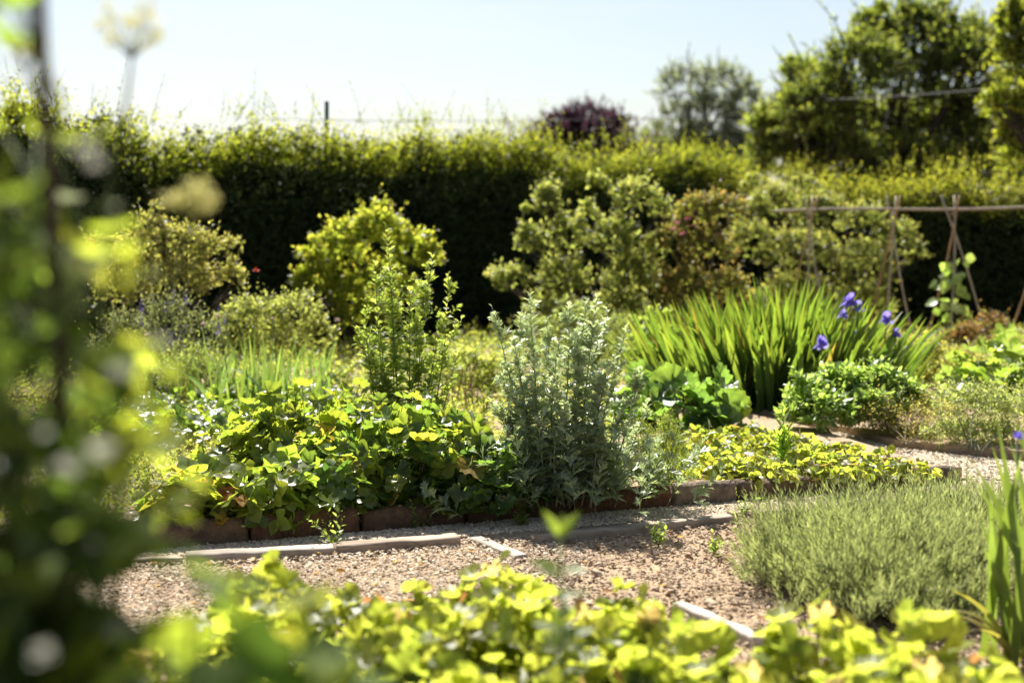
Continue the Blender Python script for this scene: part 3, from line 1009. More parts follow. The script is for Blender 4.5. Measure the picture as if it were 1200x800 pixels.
# a few folded-over leaves
nb = 55
sel = rng.integers(0, n, nb)
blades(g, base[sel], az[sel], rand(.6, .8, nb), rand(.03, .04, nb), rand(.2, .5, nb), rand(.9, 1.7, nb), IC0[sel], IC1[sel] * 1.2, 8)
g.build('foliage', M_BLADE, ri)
IRC = [(.24, .18, .60), (.32, .26, .68), (.16, .11, .46)]
for fx, fy, dY, s in ((997, 352, .35, .95), (1006, 360, .3, .85), (988, 369, .2, .7), (1039, 374, .5, 1.0), (1050, 391, .4, .7), (1003, 393, .3, .6), (963, 403, -.1, 1.0), (992, 355, .45, .8)):
    tip = P(fx, fy, ic[1] + dY)
    fl = Geo()
    for kk in range(3):
        an = kk * 2.09 + random.random()
        dn = np.array([math.cos(an), math.sin(an), 0])
        scatter(fl, OVW, [tip, tip], [dn - UP * .45, unit(dn * .35 + UP)], [UP, -dn], [.066 * s, .062 * s], cmix(2, IRC, .2))
        scatter(fl, OVW, np.tile(tip, (3, 1)), rdir(3) + UP * .3, rdir(3), .04 * s, cmix(3, IRC, .25))
    st = Geo()
    k = np.linspace(0, 1, 8)[:, None]
    b0 = np.array([tip[0] * .97 + ic[0] * .03, tip[1] + .05, .04])
    tube(st, b0 * (1 - k) + tip * k, np.linspace(.006, .004, 8), (.07, .12, .03), 6)
    so = st.build('flower_stalk', M_STEM, ri)
    fo = fl.build('flower', M_PETAL, so)

# ----------------------------------------------------------------------------- plants right of the side path
shrub('potato_plant', 'dense dark green leafy mound beside the gravel side path', 'plant', (*G(990, 500, .05)[:2], .05),
      lobes_px([(950, 472, 32, 30), (985, 458, 36, 28, .1), (1030, 460, 38, 26, .1), (970, 490, 44, 24, -.1), (1020, 484, 48, 28), (1060, 474, 32, 26, .1), (932, 488, 20, 18)], 7.75),
      640, .066, [(.13, .19, .07), (.11, .16, .055)], [(.18, .24, .10)], M_GLOSS, OV, 8, (.4, .7), .8, (.07, .09, .04), jitter=.3, upbias=.8)
shrub('sage_plant', 'straggly pale herb with thin stems at the gravel side path', 'plant', (*G(1060, 522, .05)[:2], .05),
      lobes_px([(1030, 495, 30, 18), (1060, 500, 34, 22), (1100, 500, 30, 22), (1080, 480, 34, 22, .2), (1035, 512, 24, 14), (1070, 515, 34, 14, -.1), (1010, 500, 24, 18, .1)], 7.62, .8, .95),
      620, .030, [(.14, .14, .06), (.11, .12, .05), (.16, .13, .07)], [(.20, .19, .09)], M_LEAF, LANCE, 8, (.5, .9), 1.1, (.15, .11, .06))
shrub('catmint_plant', 'grey-green leafy herb between the sage and blue-flowered blades', 'plant', (*G(1145, 530, .05)[:2], .05),
      lobes_px([(1120, 480, 30, 26), (1155, 485, 34, 30), (1190, 490, 34, 30), (1140, 515, 40, 20), (1180, 522, 40, 20), (1110, 515, 34, 18)], 7.35, .8, .95),
      760, .034, [(.13, .16, .09), (.10, .13, .06), (.15, .17, .11)], [(.18, .21, .11)], M_LEAF, LANCE, 8, (.45, .8), 1.1, (.10, .11, .06))
shrub('yarrow_plant', 'yellowish low herb filling the bed under the bean wigwam', 'plant', (*G(1100, 455, .05)[:2], .05),
      lobes_px([(1060, 440, 36, 22), (1100, 430, 40, 22), (1135, 440, 34, 24), (1090, 460, 50, 20), (1080, 415, 30, 14)], 9.6),
      520, .034, [(.13, .14, .045), (.11, .12, .035)], [(.19, .18, .06), (.2, .17, .07)], M_THIN, OV, 8, (.4, .8), .9, (.13, .10, .05))
shrub('currant_plant', 'small plant with dark red leaves beside the last wigwam', 'plant', (*P(1070, 420, 12.6)[:2], .05),
      lobes_px([(1140, 395, 26, 14), (1168, 385, 18, 18), (1120, 400, 20, 10)], 12.4),
      160, .05, [(.07, .07, .03), (.08, .045, .03)], [(.10, .05, .03)], M_LEAF, OV, 7, (.4, .8), .7)
rosette('rhubarb_plant', 'bright broad-leaved plant below the single orange cane', 'plant', G(1185, 470, .05), 80, .50, .42, .20, LOB, [(.09, .14, .03), (.13, .17, .035), (.10, .14, .05)], M_GLOSS, stem_r=.004)
rosette('cabbage_plant', 'big-leaved plant with grey sheen between silver plant and irises', 'plant', G(805, 512, .05) + np.array([0, .25, 0]), 90, .36, .36, .20, ROUND + LOB[:1], [(.055, .10, .035), (.07, .12, .035), (.10, .15, .04)], M_GLOSS, stem_r=.004, sizevar=(.7, 1.15))

# ----------------------------------------------------------------------------- tall artemisias


def artemisia(name, label, tips, base_px, Y, z0, leaf, cols, tipcols, mat, stemcol, nside, lown, spread, branch=.16, tm=None, dens=.0085):
    c = P(base_px[0], 600, Y)
    c = np.array([c[0], Y, z0])
    root = thing(name, label, 'plant', c)
    tm = tm or PINN
    for (tx, ty, dY, fx) in tips:
        tip = P(tx, ty, Y + dY)
        b0 = np.array([c[0] + (fx - base_px[0]) * Y / F, Y + dY * .6 + rand(-.05, .05), z0])
        k = np.linspace(0, 1, 16)
        side = rng.normal(size=3) * .022
        pts = b0[None] * (1 - k[:, None]) + tip[None] * k[:, None] + np.outer(np.sin(k * np.pi), side) + np.outer(k * (1 - k), np.array([0, 0, .10]))
        st, fo = Geo(), Geo()
        tube(st, pts, np.linspace(.0042, .0014, 16), stemcol, 6)
        H = np.linalg.norm(tip - b0)
        # leaves straight on the stem
        nleaf = int(H / dens)
        f = np.sort(rand(.06, 1.0, nleaf))
        pos = np.stack([np.interp(f, k, pts[:, q]) for q in range(3)], 1)
        ang = np.arange(nleaf) * 2.4 + rng.normal(size=nleaf) * .3
        out = np.stack([np.cos(ang), np.sin(ang), np.zeros(nleaf)], 1)
        el = .15 + .75 * f + rng.normal(size=nleaf) * .22
        ld = out * np.cos(el)[:, None] + UP * np.sin(el)[:, None]
        nr = UP * np.cos(el)[:, None] - out * np.sin(el)[:, None] + rng.normal(size=(nleaf, 3)) * .3
        sz = leaf * (1.25 - .80 * f ** 1.3) * rand(.7, 1.2, nleaf)
        wmix = np.clip((f - .45) / .55, 0, 1)[:, None]
        col = cmix(nleaf, cols, .2) * (1 - wmix) + cmix(nleaf, tipcols, .2) * wmix
        scatter(fo, tm, pos, ld, nr, sz, col)
        # short side branches
        nb = int(H * nside)
        fb = rand(.10, .93, nb)
        pb = np.stack([np.interp(fb, k, pts[:, q]) for q in range(3)], 1)
        ab = rand(0, 6.28, nb)
        db = np.stack([np.cos(ab) * spread, np.sin(ab) * spread, np.ones(nb)], 1)
        lb = branch * H * (1.05 - fb) ** .8 * rand(.5, 1.2, nb)
        shoots(fo, pb, db, lb, 9, tm, leaf * .66, cols, tipcols, spread=(.6, 1.1), twig=st, twig_r=.0013, twig_col=stemcol, jitter=.35, s0=.1)
        so = st.build('stalk', M_STEM, root)
        fo.build('foliage', mat, so)
    # leafy skirt low down
    if lown:
        g = Geo()
        w = Geo()
        bb = np.stack([c[0] + rng.normal(size=lown) * .20, Y + rng.normal(size=lown) * .13, np.full(lown, z0)], 1)
        dd = np.stack([rng.normal(size=lown) * .4 + (bb[:, 0] - c[0]) * 1.2, rng.normal(size=lown) * .4, np.ones(lown)], 1)
        shoots(g, bb, dd, rand(.14, .40, lown), 13, tm, leaf * 1.05, cols, None, twig=g, twig_r=.002, twig_col=stemcol, jitter=.35, taper=.3, s0=.1)
        g.build('basal_foliage', mat, root)
    return root


SIL = [(.27, .32, .20), (.30, .35, .24), (.22, .27, .17)]
SILT = [(.38, .43, .31), (.36, .41, .28), (.43, .47, .37)]
artemisia('silver_artemisia', 'tall silvery grey-leaved herb standing at the middle of the bed', [
    (576, 358, .05, 625), (620, 343, .0, 640), (601, 392, -.08, 630), (640, 372, .1, 650), (667, 360, .0, 655), (688, 350, .05, 668), (700, 347, -.05, 675),
    (712, 362, .12, 685), (735, 382, .0, 690), (655, 400, -.12, 652), (626, 415, -.1, 640), (750, 432, -.08, 700), (677, 392, -.1, 664), (720, 420, -.12, 690),
    (587, 425, .08, 622), (760, 470, .05, 705), (598, 455, -.1, 630), (645, 445, -.16, 650), (697, 440, -.16, 680), (735, 470, -.14, 700), (610, 365, .1, 640),
    (665, 470, -.2, 660), (575, 470, 0, 615), (705, 492, -.2, 690), (630, 490, -.2, 640)],
    (662, 585), 5.70, .06, .068, SIL, SILT, M_SILVER, (.20, .22, .14), 23, 130, .85, .20)
MUG = [(.11, .15, .05), (.125, .165, .055), (.09, .125, .042)]
MUGT = [(.17, .21, .075), (.18, .205, .09)]
artemisia('mugwort_plant', 'tall fresh-green branching herb rising behind the lobed leafy clump', [
    (453, 262, 0, 470), (458, 292, .05, 475), (440, 310, -.05, 465), (508, 296, .0, 490), (503, 320, .05, 488), (525, 322, .0, 495), (480, 340, -.05, 480), (428, 348, .0, 460),
    (412, 372, .05, 455), (542, 372, .0, 500), (465, 350, .1, 472), (520, 372, -.05, 492), (445, 380, -.08, 466), (490, 372, -.1, 484), (537, 410, .05, 500)],
    (478, 520), 6.55, .06, .068, MUG, MUGT, M_LEAF, (.11, .14, .06), 15, 24, 1.1, .26, dens=.0105)
# finer plant to the right of the silver one
shrub('feathery_herb', 'fine-leaved light green herb on the edging beside the silver plant', 'plant', (*P(770, 580, 5.9)[:2], .07),
      lobes_px([(755, 545, 24, 34), (785, 535, 24, 34), (765, 565, 34, 18), (800, 560, 18, 22), (750, 515, 16, 24), (780, 505, 12, 20)], 5.85),
      700, .017, [(.12, .15, .04), (.10, .14, .035)], [(.17, .19, .06), (.16, .18, .08)], M_THIN, NEEDLE, 12, (.6, 1.1), 1.6, (.12, .14, .05), jitter=.5, trunk_r=.005)

# ----------------------------------------------------------------------------- lobed clump and strawberries in the bed
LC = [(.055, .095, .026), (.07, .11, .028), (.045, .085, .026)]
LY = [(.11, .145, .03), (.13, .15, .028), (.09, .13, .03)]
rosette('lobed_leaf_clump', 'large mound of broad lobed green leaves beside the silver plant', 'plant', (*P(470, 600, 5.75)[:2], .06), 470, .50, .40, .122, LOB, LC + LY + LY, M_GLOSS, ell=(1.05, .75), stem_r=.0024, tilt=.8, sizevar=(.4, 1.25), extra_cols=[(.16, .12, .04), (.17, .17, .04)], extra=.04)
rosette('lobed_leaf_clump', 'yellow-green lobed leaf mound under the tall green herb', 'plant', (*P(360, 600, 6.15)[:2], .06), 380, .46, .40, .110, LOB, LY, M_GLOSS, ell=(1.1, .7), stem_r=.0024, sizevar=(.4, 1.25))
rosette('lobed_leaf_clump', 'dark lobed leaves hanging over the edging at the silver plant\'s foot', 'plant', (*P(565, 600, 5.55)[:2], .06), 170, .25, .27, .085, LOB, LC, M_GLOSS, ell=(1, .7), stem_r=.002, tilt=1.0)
rosette('strawberry_plant', 'sunlit three-leaflet strawberry plant nearest the dark end of the edging', 'plant', (*P(295, 610, 5.33)[:2], .06), 210, .30, .25, .105, [TRIF, TRIF2], LY, M_GLOSS, ell=(1.15, .6), stem_r=.0018, tilt=.8)
rosette('strawberry_plant', 'yellowing strawberry plant with reddish old leaves over the shaded edging', 'plant', (*P(225, 610, 5.22)[:2], .06), 150, .24, .20, .095, [TRIF, TRIF2], LY + [(.16, .13, .03)], M_GLOSS, ell=(1.1, .6), stem_r=.0018, extra_cols=[(.25, .09, .03), (.22, .13, .04)], extra=.10)
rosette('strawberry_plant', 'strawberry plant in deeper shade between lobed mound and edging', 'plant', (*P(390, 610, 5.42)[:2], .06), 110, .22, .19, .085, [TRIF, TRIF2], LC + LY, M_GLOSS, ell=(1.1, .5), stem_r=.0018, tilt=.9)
# small weeds on path and soil
for px, py, n_, ht, lab in ((393, 640, 9, .13, 'small weed with tiny flowers against the edging face'), (772, 640, 10, .10, 'small green weed standing alone on the bare soil'),
                            (836, 650, 7, .07, 'low seedling weed between the lone weed and lavender'), (872, 604, 8, .09, 'short weed growing beside the pale edging block'),
                            (487, 622, 7, .12, 'trailing weed hanging at the edging below the lobed leaves'), (612, 618, 7, .07, 'thin weed at the foot of the silver plant')):
    c = G(px, py, 0)
    root = thing('weed', lab, 'weed', c, 'small weeds on the path and soil')
    g, w = Geo(), Geo()
    d = np.stack([rng.normal(size=n_) * .5, rng.normal(size=n_) * .4, np.ones(n_)], 1)
    shoots(g, np.tile(c, (n_, 1)), d, ht * rand(.6, 1.25, n_), 9, OV, .026, [(.10, .14, .05), (.12, .16, .05)], None, twig=w, twig_r=.0012, twig_col=(.11, .13, .05), taper=.4)
    g.build('foliage', M_LEAF, root)
    w.build('stem', M_STEM, root)
c = G(935, 566, .07)
root = thing('weed', 'upright bright green spike above the low yellow strawberries', 'weed', c + np.array([0, .35, 0]), 'small weeds on the path and soil')
g, w = Geo(), Geo()
shoots(g, [c + np.array([0, .35, 0])] * 3, [(0, 0, 1), (.12, 0, 1), (-.1, .1, 1)], np.array([.27, .2, .17]), 26, LANCE, .075, [(.10, .16, .03)], [(.13, .18, .03)], spread=(.5, .9), twig=w, twig_r=.003, twig_col=(.1, .14, .04), taper=.35)
g.build('foliage', M_THIN, root)
w.build('stem', M_STEM, root)

# low strawberry bed: prototypes, then copies
BC = [(.13, .15, .028), (.115, .14, .028), (.15, .155, .035), (.09, .125, .028)]
protos = []
LOWL = 'low yellow-green strawberry plant in the sunny corner bed by the path'
LOWG = 'low strawberry plants in the corner bed'
spots = []
tri_bed = [G(765, 566, .07)[:2], G(1030, 562, .07)[:2], G(1085, 561, .07)[:2], G(1062, 557, .07)[:2], G(950, 530, .07)[:2], G(868, 517, .07)[:2], G(830, 520, .07)[:2], G(780, 530, .07)[:2]]
cand = fill_poly(tri_bed, 400)
for q in cand:
    if all(np.linalg.norm(q - s) > .165 for s in spots):
        spots.append(q)
for k, q in enumerate(spots):
    if k < 4:
        protos.append(rosette('strawberry_plant', LOWL, 'plant', (*q, .07), 90, .15, .085, .050, [TRIF, TRIF2, OVW], BC, M_THIN, LOWG, stem_r=.0013, extra_cols=[(.10, .05, .03), (.13, .10, .04)], extra=.03))
    else:
        copy_thing(protos[k % 4], (*q, .07), rand(0, 6.28), rand(.8, 1.2), LOWL, LOWG)

# weedy strawberry ground behind and left of the lobed mound
MIDL = 'small strawberry plant among the weeds behind the lobed mound'
MIDG = 'strawberry plants behind the lobed mound'
mid = []
for q in fill_poly([G(110, 560, .07)[:2], G(265, 515, .07)[:2], G(420, 500, .07)[:2], G(400, 470, .07)[:2], G(150, 470, .07)[:2], G(60, 500, .07)[:2]], 300):
    if all(np.linalg.norm(q - s) > .27 for s in mid):
        mid.append(q)
mp = []
for k, q in enumerate(mid):
    if k < 3:
        mp.append(rosette('strawberry_plant', MIDL, 'plant', (*q, .07), 70, .20, .16, .07, [TRIF, TRIF2], LY + LC, M_GLOSS, MIDG, stem_r=.0015))
    else:
        copy_thing(mp[k % 3], (*q, .07), rand(0, 6.28), rand(.8, 1.25), MIDL, MIDG)

shrub('leafy_herb', 'small-leaved herb tuft among the onion leaves', 'plant', (*G(250, 462, .07)[:2], .07),
      lobes_px([(215, 440, 30, 22), (250, 445, 30, 20), (300, 450, 26, 18), (180, 450, 26, 20), (230, 420, 20, 18)], 8.7), 380, .036, [(.11, .14, .06), (.09, .12, .045)], [(.17, .19, .09)], M_LEAF, LANCE, 8, (.45, .9), 1.0, (.10, .12, .05), strag=.2)
shrub('leafy_herb', 'feathery yellow-green herb filling the gap behind the tall green herb', 'plant', (*G(540, 455, .05)[:2], .05),
      lobes_px([(545, 430, 26, 22), (575, 440, 26, 20), (520, 445, 26, 20), (560, 460, 34, 16), (400, 450, 22, 20)], 9.4), 380, .036, [(.12, .145, .045), (.10, .13, .04)], [(.18, .19, .07)], M_THIN, OV, 8, (.45, .9), 1.0, (.10, .12, .05), strag=.2)
# onion and garlic blades
for k, (px, py, n_, wd_, ht, lab) in enumerate(((232, 476, 34, .34, .42, 'thin blue-green onion leaves beside the climbing plant'), (275, 486, 36, .30, .48, 'blue-green onion clump with one leaf bent over'),
                                              (330, 482, 58, .26, .46, 'thickest clump of upright blue-green onion leaves'), (190, 474, 24, .3, .36, 'short sparse onion leaves near the lavender spikes'), (378, 468, 22, .24, .42, 'loose onion clump under the golden shrub'))):
    c = G(px, py, .07)
    root = thing('onion_clump', lab, 'plant', c, 'onion clumps in the far bed')
    g = Geo()
    b = np.stack([c[0] + rng.normal(size=n_) * wd_ * .5, c[1] + rng.normal(size=n_) * .16, np.full(n_, .06)], 1)
    cc = cmix(n_, [(.06, .10, .06), (.07, .12, .055), (.09, .13, .05)])
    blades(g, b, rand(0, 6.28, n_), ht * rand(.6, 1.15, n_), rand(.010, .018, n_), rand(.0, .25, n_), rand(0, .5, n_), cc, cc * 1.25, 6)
    if k in (1, 2):
        blades(g, b[:2], np.array([3.0, .3]), np.array([.5, .45]), np.array([.03, .02]), np.array([.3, .3]), np.array([1.6, 1.5]), cc[:2] * 1.5, cc[:2] * 1.5, 8)
    g.build('foliage', M_BLADE, root)
    st = Geo()
    tp = c + np.array([rand(-.1, .1), 0, ht * 1.2])
    tube(st, [c, (c + tp) / 2, tp], [.005, .004, .003], (.12, .14, .06), 6)
    so = st.build('flower_stalk', M_STEM, root)
    bloom(so, tp, .02, [(.35, .22, .18), (.4, .3, .25)], 18, 'flower_bud', OV)

# purple-flowered catmint by the rose
rl = shrub('catmint_plant', 'hazy grey-green catmint with small purple flower spikes', 'plant', (*G(190, 440, .05)[:2], .05),
      lobes_px([(150, 400, 40, 36), (195, 385, 46, 36), (240, 400, 34, 34), (120, 430, 40, 30), (185, 430, 60, 28)], 9.2),
      620, .032, [(.10, .125, .07), (.12, .14, .085), (.08, .10, .05)], [(.15, .15, .13), (.16, .17, .10)], M_LEAF, LANCE, 8, (.5, 1.0), 1.4, (.09, .10, .06))
for q in range(16):
    t0 = P(rand(120, 265), rand(355, 420), 9.1 + rand(-.2, .2))
    g = Geo()
    shoots(g, [t0], [(.1, 0, 1)], np.array([.12]), 16, OV, .018, [(.10, .07, .30), (.14, .11, .36)], None)
    g.build('flower_spike', M_PETAL, rl)

# general low growth that covers the beds
for name, lab, poly, n_, ht, lf, cols, tps, z in (
        ('ground_cover', 'low yellowish weeds and seedlings covering the far beds', [(-4.5, 9.9), (1.2, 9.6), (2.4, 8.6), (3.4, 7.6), (6, 8), (6, 14), (2, 15.5), (-4, 11)], 9500, .25, .048, [(.085, .125, .04), (.11, .14, .045), (.10, .115, .045), (.06, .10, .03)], [(.17, .17, .05)], .05),
        ('ground_cover', 'mixed low weeds between strawberries and onions', [(-3.4, 6.3), (-.9, 6.6), (.4, 6.6), (1.0, 9.5), (-4.2, 9.8)], 6000, .13, .036, [(.09, .115, .035), (.12, .135, .045), (.14, .13, .06), (.07, .10, .03)], [(.16, .17, .06)], .07),
        ('ground_cover', 'low weeds behind the darkest stretch of edging', [edge_pt(.0) + [0, .15], edge_pt(.45) + [0, .15], (-.9, 6.6), (-3.4, 6.3)], 2200, .12, .036, [(.09, .115, .035), (.12, .135, .045), (.07, .10, .03)], [(.16, .17, .06)], .07),
        ('ground_cover', 'fine small-leaved weeds in the sunny corner bed', tri_bed, 700, .07, .020, [(.13, .15, .03), (.10, .13, .03)], [(.17, .17, .05)], .07)):
    q = fill_poly(poly, n_)
    g = Geo()
    hv = np.array([.4 + .9 * max(0, mnoise.noise(Vector((a_ * 1.6, b_ * 1.6, 4))) + .3) for a_, b_ in q])
    shoots(g, np.concatenate([q, np.full((n_, 1), z)], 1), UP + rng.normal(size=(n_, 3)) * .45, ht * hv * rand(.5, 1.3, n_), 6, OV, lf, cols, tps, jitter=.4, s0=.2)
    tag(g.build(name, M_LEAF), lab, 'ground cover', kind='stuff')
rd = thing('dry_stalks', 'brown dried upright stalks between green herb and silver plant', 'plant', G(548, 480, .06))
g = Geo()
n_ = 13
c = G(548, 480, .06)
b = np.stack([c[0] + rng.normal(size=n_) * .12, c[1] + rng.normal(size=n_) * .15, np.full(n_, .05)], 1)
e = b + np.stack([rng.normal(size=n_) * .04, rng.normal(size=n_) * .04, rand(.15, .34, n_)], 1)
for a_, e_, c_ in zip(b, e, cmix(n_, [(.16, .09, .05), (.22, .14, .08)])):
    g = Geo()
    twigs(g, [a_], [e_], .006, .003, c_)
    g.build('stalk', M_STEM, rd)

# ----------------------------------------------------------------------------- lavender and the blades beside it
lv = G(1010, 735, 0)
lc = np.array([1.15, 4.52, 0])
rlv = thing('lavender_bush', 'wide grey-green lavender bush beside the bare soil', 'plant', lc)
g, w = Geo(), Geo()
n = 3900
d = rdir(n)
d[:, 2] = np.abs(d[:, 2])
f = rand(.55, 1.0, n)[:, None]
bump = np.array([1 + .44 * mnoise.noise(Vector((x * 4.2, y * 4.2, z * 4.2))) for x, y, z in d])[:, None]
B = lc + d * f * bump * np.array([.38, .56, .19])
B[:, 2] = np.maximum(B[:, 2], .02)
dd = unit(d * np.array([.6, .6, .3]) + UP * 1.1 + rng.normal(size=(n, 3)) * .22)
LVC = [(.22, .25, .155), (.25, .27, .185), (.18, .21, .125)]
tuft = np.array([mnoise.noise(Vector((x * 9, y * 9, 2))) for x, y, z in B])
B, dd, tuft = B[tuft > -.34], dd[tuft > -.34], tuft[tuft > -.34]
n = len(B)
d = d[:n]
shoots(g, B, unit(dd + rng.normal(size=(n, 3)) * .15), rand(.06, .13, n) * (1 + .9 * tuft) * np.where(rng.uniform(size=n) < .06, 1.7, 1), 16, SPIKE, .040, LVC, [(.34, .38, .20), (.32, .36, .17)], spread=(.35, .7), s0=.05, twig=w, twig_r=.0012, twig_col=(.12, .13, .06), taper=.4, jitter=.4)
src = lc + np.concatenate([d[:, :2] * np.array([.25, .33]) * rand(.2, 1, (n, 1)), np.full((n, 1), .01)], 1)
twigs(w, src[:1200], B[:1200], .003, .0015, np.array((.11, .085, .055)))
g.build('foliage', M_LAV, rlv)
w.build('stem', M_WOOD, rlv)
lc2 = np.array([1.62, 4.9, 0])
rlv = thing('lavender_bush', 'smaller lavender bush behind the broad green blades', 'plant', lc2)
g, w = Geo(), Geo()
n = 1500
d = rdir(n)
d[:, 2] = np.abs(d[:, 2])
B = lc2 + d * rand(.5, 1, (n, 1)) * np.array([.40, .50, .18])
B[:, 2] = np.maximum(B[:, 2], .02)
shoots(g, B, unit(d * .5 + UP * 1.1 + rng.normal(size=(n, 3)) * .22), rand(.07, .15, n), 15, SPIKE, .040, LVC, [(.34, .38, .20)], spread=(.35, .7), s0=.05, twig=w, twig_r=.0012, twig_col=(.12, .13, .06), taper=.4, jitter=.4)
g.build('foliage', M_LAV, rlv)
w.build('stem', M_WOOD, rlv)

c = np.array([1.345, 3.72, 0])
rw = thing('blade_leaf_plant', 'broad upright green blades with violet bloom beside the lavender', 'plant', c)
g = Geo()
tips = [(1165, 500, .0), (1150, 560, .05), (1178, 520, .1), (1192, 505, .0), (1135, 575, .0), (1200, 540, -.1), (1215, 510, .05), (1185, 560, -.1), (1160, 600, -.1), (1205, 590, -.05), (1225, 540, 0), (1142, 610, .1), (1180, 640, -.1), (1128, 545, .1), (1175, 480, .1), (1158, 530, .15), (1210, 560, .1), (1195, 620, -.15), (1230, 600, -.1), (1150, 650, -.05), (1170, 575, .12)]
n_ = len(tips)
bb, az, ln, lean = [], [], [], []
for tx, ty, dY in tips:
    tp = P(tx, ty, c[1] + dY)
    b0 = c + np.array([rand(-.07, .16), rand(-.12, .12), 0])
    v = tp - b0
    bb.append(b0)
    az.append(math.atan2(v[1], v[0]))
    ln.append(np.linalg.norm(v) * 1.03)
    lean.append(math.atan2(np.hypot(v[0], v[1]), v[2]) * .75)
cc = cmix(n_, [(.06, .09, .035), (.075, .11, .035)])
blades(g, np.array(bb), np.array(az), np.array(ln), rand(.019, .034, n_), np.array(lean), np.array(lean) * .6, cc, cc * 1.3, 9, twist=rand(-.5, .5, n_))
blades(g, np.tile(c, (5, 1)), np.array([3.3, 3.0, 2.8, -1.2, 3.6]), np.array([.30, .26, .33, .25, .22]), np.full(5, .026), np.array([.5, .6, .4, .6, .6]), np.array([1.5, 1.3, 1.5, 1.2, 1.2]), np.tile((.13, .14, .05), (5, 1)), np.tile((.16, .15, .06), (5, 1)), 9)
g.build('foliage', M_BLADE, rw)
tp = P(1192, 514, 3.75)
st = Geo()
tube(st, [c + np.array([.03, .02, 0]), (c + tp) / 2, tp], [.004, .003, .003], (.08, .12, .04), 6)
so = st.build('flower_stalk', M_STEM, rw)
bloom(so, tp, .022, [(.16, .12, .5)], 10, 'flower')

# ----------------------------------------------------------------------------- low leafy bed nearest the camera
FC = [(.12, .145, .028), (.135, .155, .032), (.105, .135, .028), (.15, .16, .04)]
FGL = 'blurred yellow-green strawberry plant in the bed nearest the camera'
FGG = 'strawberry plants in the bed nearest the camera'
rng = np.random.default_rng(5)
fspots = []
for q in fill_poly([(-.72, 3.15), (-.34, 3.55), (.20, 3.55), (.36, 3.25), (.42, 2.86), (.54, 2.78), (.62, 3.08), (.90, 2.98), (1.02, 2.4), (.6, 2.0), (-.7, 2.0), (-.85, 2.5)], 900):
    if all(np.linalg.norm(q - s) > .175 for s in fspots):
        fspots.append(q)
fp = []
for k, q in enumerate(fspots):
    if k < 5:
        fp.append(rosette('strawberry_plant', FGL, 'plant', (*q, 0), 104, .17, .325, .084, [TRIF, TRIF2, LOB[0], ROUND[0]], FC, M_THIN, FGG, stem_r=.002, sizevar=(.7, 1.25), flat=.3, layers=(.6, 1), extra_cols=[(.13, .06, .035), (.10, .045, .03), (.20, .17, .10)], extra=.015))
    else:
        copy_thing(fp[k % 5], (*q, 0), rand(0, 6.28), rand(.85, 1.12), FGL, FGG)
# a pair of bright upright leaves
c = np.array([.072, 2.3, 0])
rs = thing('seedling', 'blurred seedling with a V of two bright leaves above the strawberries', 'plant', c)
g, w = Geo(), Geo()
tp = P(657, 630, 2.3)
tube(w, [c, (c + tp) / 2 + np.array([.01, 0, 0]), tp], [.004, .0035, .003], (.12, .16, .04), 6)
kq = rand(.03, .22, 9)
an = rand(0, 6.28, 9)
scatter(g, t_oval(.5, 6, .3, .15), tp - UP * kq[:, None], np.stack([np.cos(an), np.sin(an), rand(.2, .9, 9)], 1), np.tile([0, -.4, 1.0], (9, 1)), rand(.04, .065, 9), cmix(9, [(.10, .135, .03)]))
scatter(g, t_oval(.36, 6, .3, .15), [tp, tp, tp, tp - UP * .05, tp - UP * .10], [(-.5, 0, .9), (.55, .1, .85), (.1, .4, .8), (-.8, -.3, .3), (.9, .2, .2)], [(.4, -.8, .4), (-.4, -.8, .4), (0, -.8, .3), (0, -.5, 1), (0, -.3, 1)], [.055, .055, .045, .06, .06], cmix(5, [(.10, .135, .03)]))
g.build('foliage', M_THIN, rs)
w.build('stem', M_STEM, rs)

# big dark leaves low at the camera's left
DK = [(.05, .09, .025), (.04, .075, .025), (.07, .11, .028)]
rosette('broad_leaf_plant', 'blurred big dark leaves at the foot of the climbing plant', 'plant', (*P(215, 800, 1.25)[:2], 0), 130, .17, .84, .075, [BEAN[0], ROUND[1]], DK + FC[:1], M_VINE, layers=(.8, 1), stem_r=.003)
rosette('broad_leaf_plant', 'blurred pale-sheened leaves beside the nearest strawberries', 'plant', (*P(340, 800, 1.35)[:2], 0), 90, .15, .80, .07, [BEAN[0], ROUND[1]], DK + FC, M_VINE, layers=(.8, 1), stem_r=.003)
rosette('broad_leaf_plant', 'bushy shade-darkened plant filling the lower corner behind the stake', 'plant', (*P(5, 800, 1.3)[:2], 0), 380, .15, 1.07, .08, [BEAN[0], ROUND[1]], [(.022, .042, .014), (.03, .05, .016), (.04, .065, .018)], M_GLOSS, layers=(.4, 1), stem_r=.003)  # leaf tints darkened to paint in the shade of this dense mass

# ----------------------------------------------------------------------------- stake and climber
Ys = 1.45
A, B = P(48, -60, Ys), P(78, 800, Ys)
v = (B - A)
foot = A + v * ((0 - A[2]) / v[2])
g = Geo()
k = np.linspace(0, 1, 16)[:, None]
pts = foot * (1 - k) + A * k
pts[:, 0] += .004 * np.sin(k[:, 0] * 11)
tube(g, pts, np.linspace(.0100, .0068, 16), (.085, .05, .04), 8)
tag(g.build('wooden_stake', M_WOOD, origin=foot), 'dark brown upright stake carrying the blurred climbing plant', 'stake')

rc = thing('climbing_plant', 'blurred leafy climber with pale clusters winding up the dark stake', 'plant', foot + np.array([.02, .01, 0]))
g, w = Geo(), Geo()
hs = np.linspace(0, 1.0, 80)
hel = foot[None] * (1 - hs[:, None]) + A[None] * hs[:, None] + .016 * np.stack([np.cos(hs * 50), np.sin(hs * 50), hs * 0], 1)
tube(w, hel, .0022, (.11, .15, .05), 5)
BN = [(.07, .11, .025), (.095, .14, .025), (.055, .09, .025)]


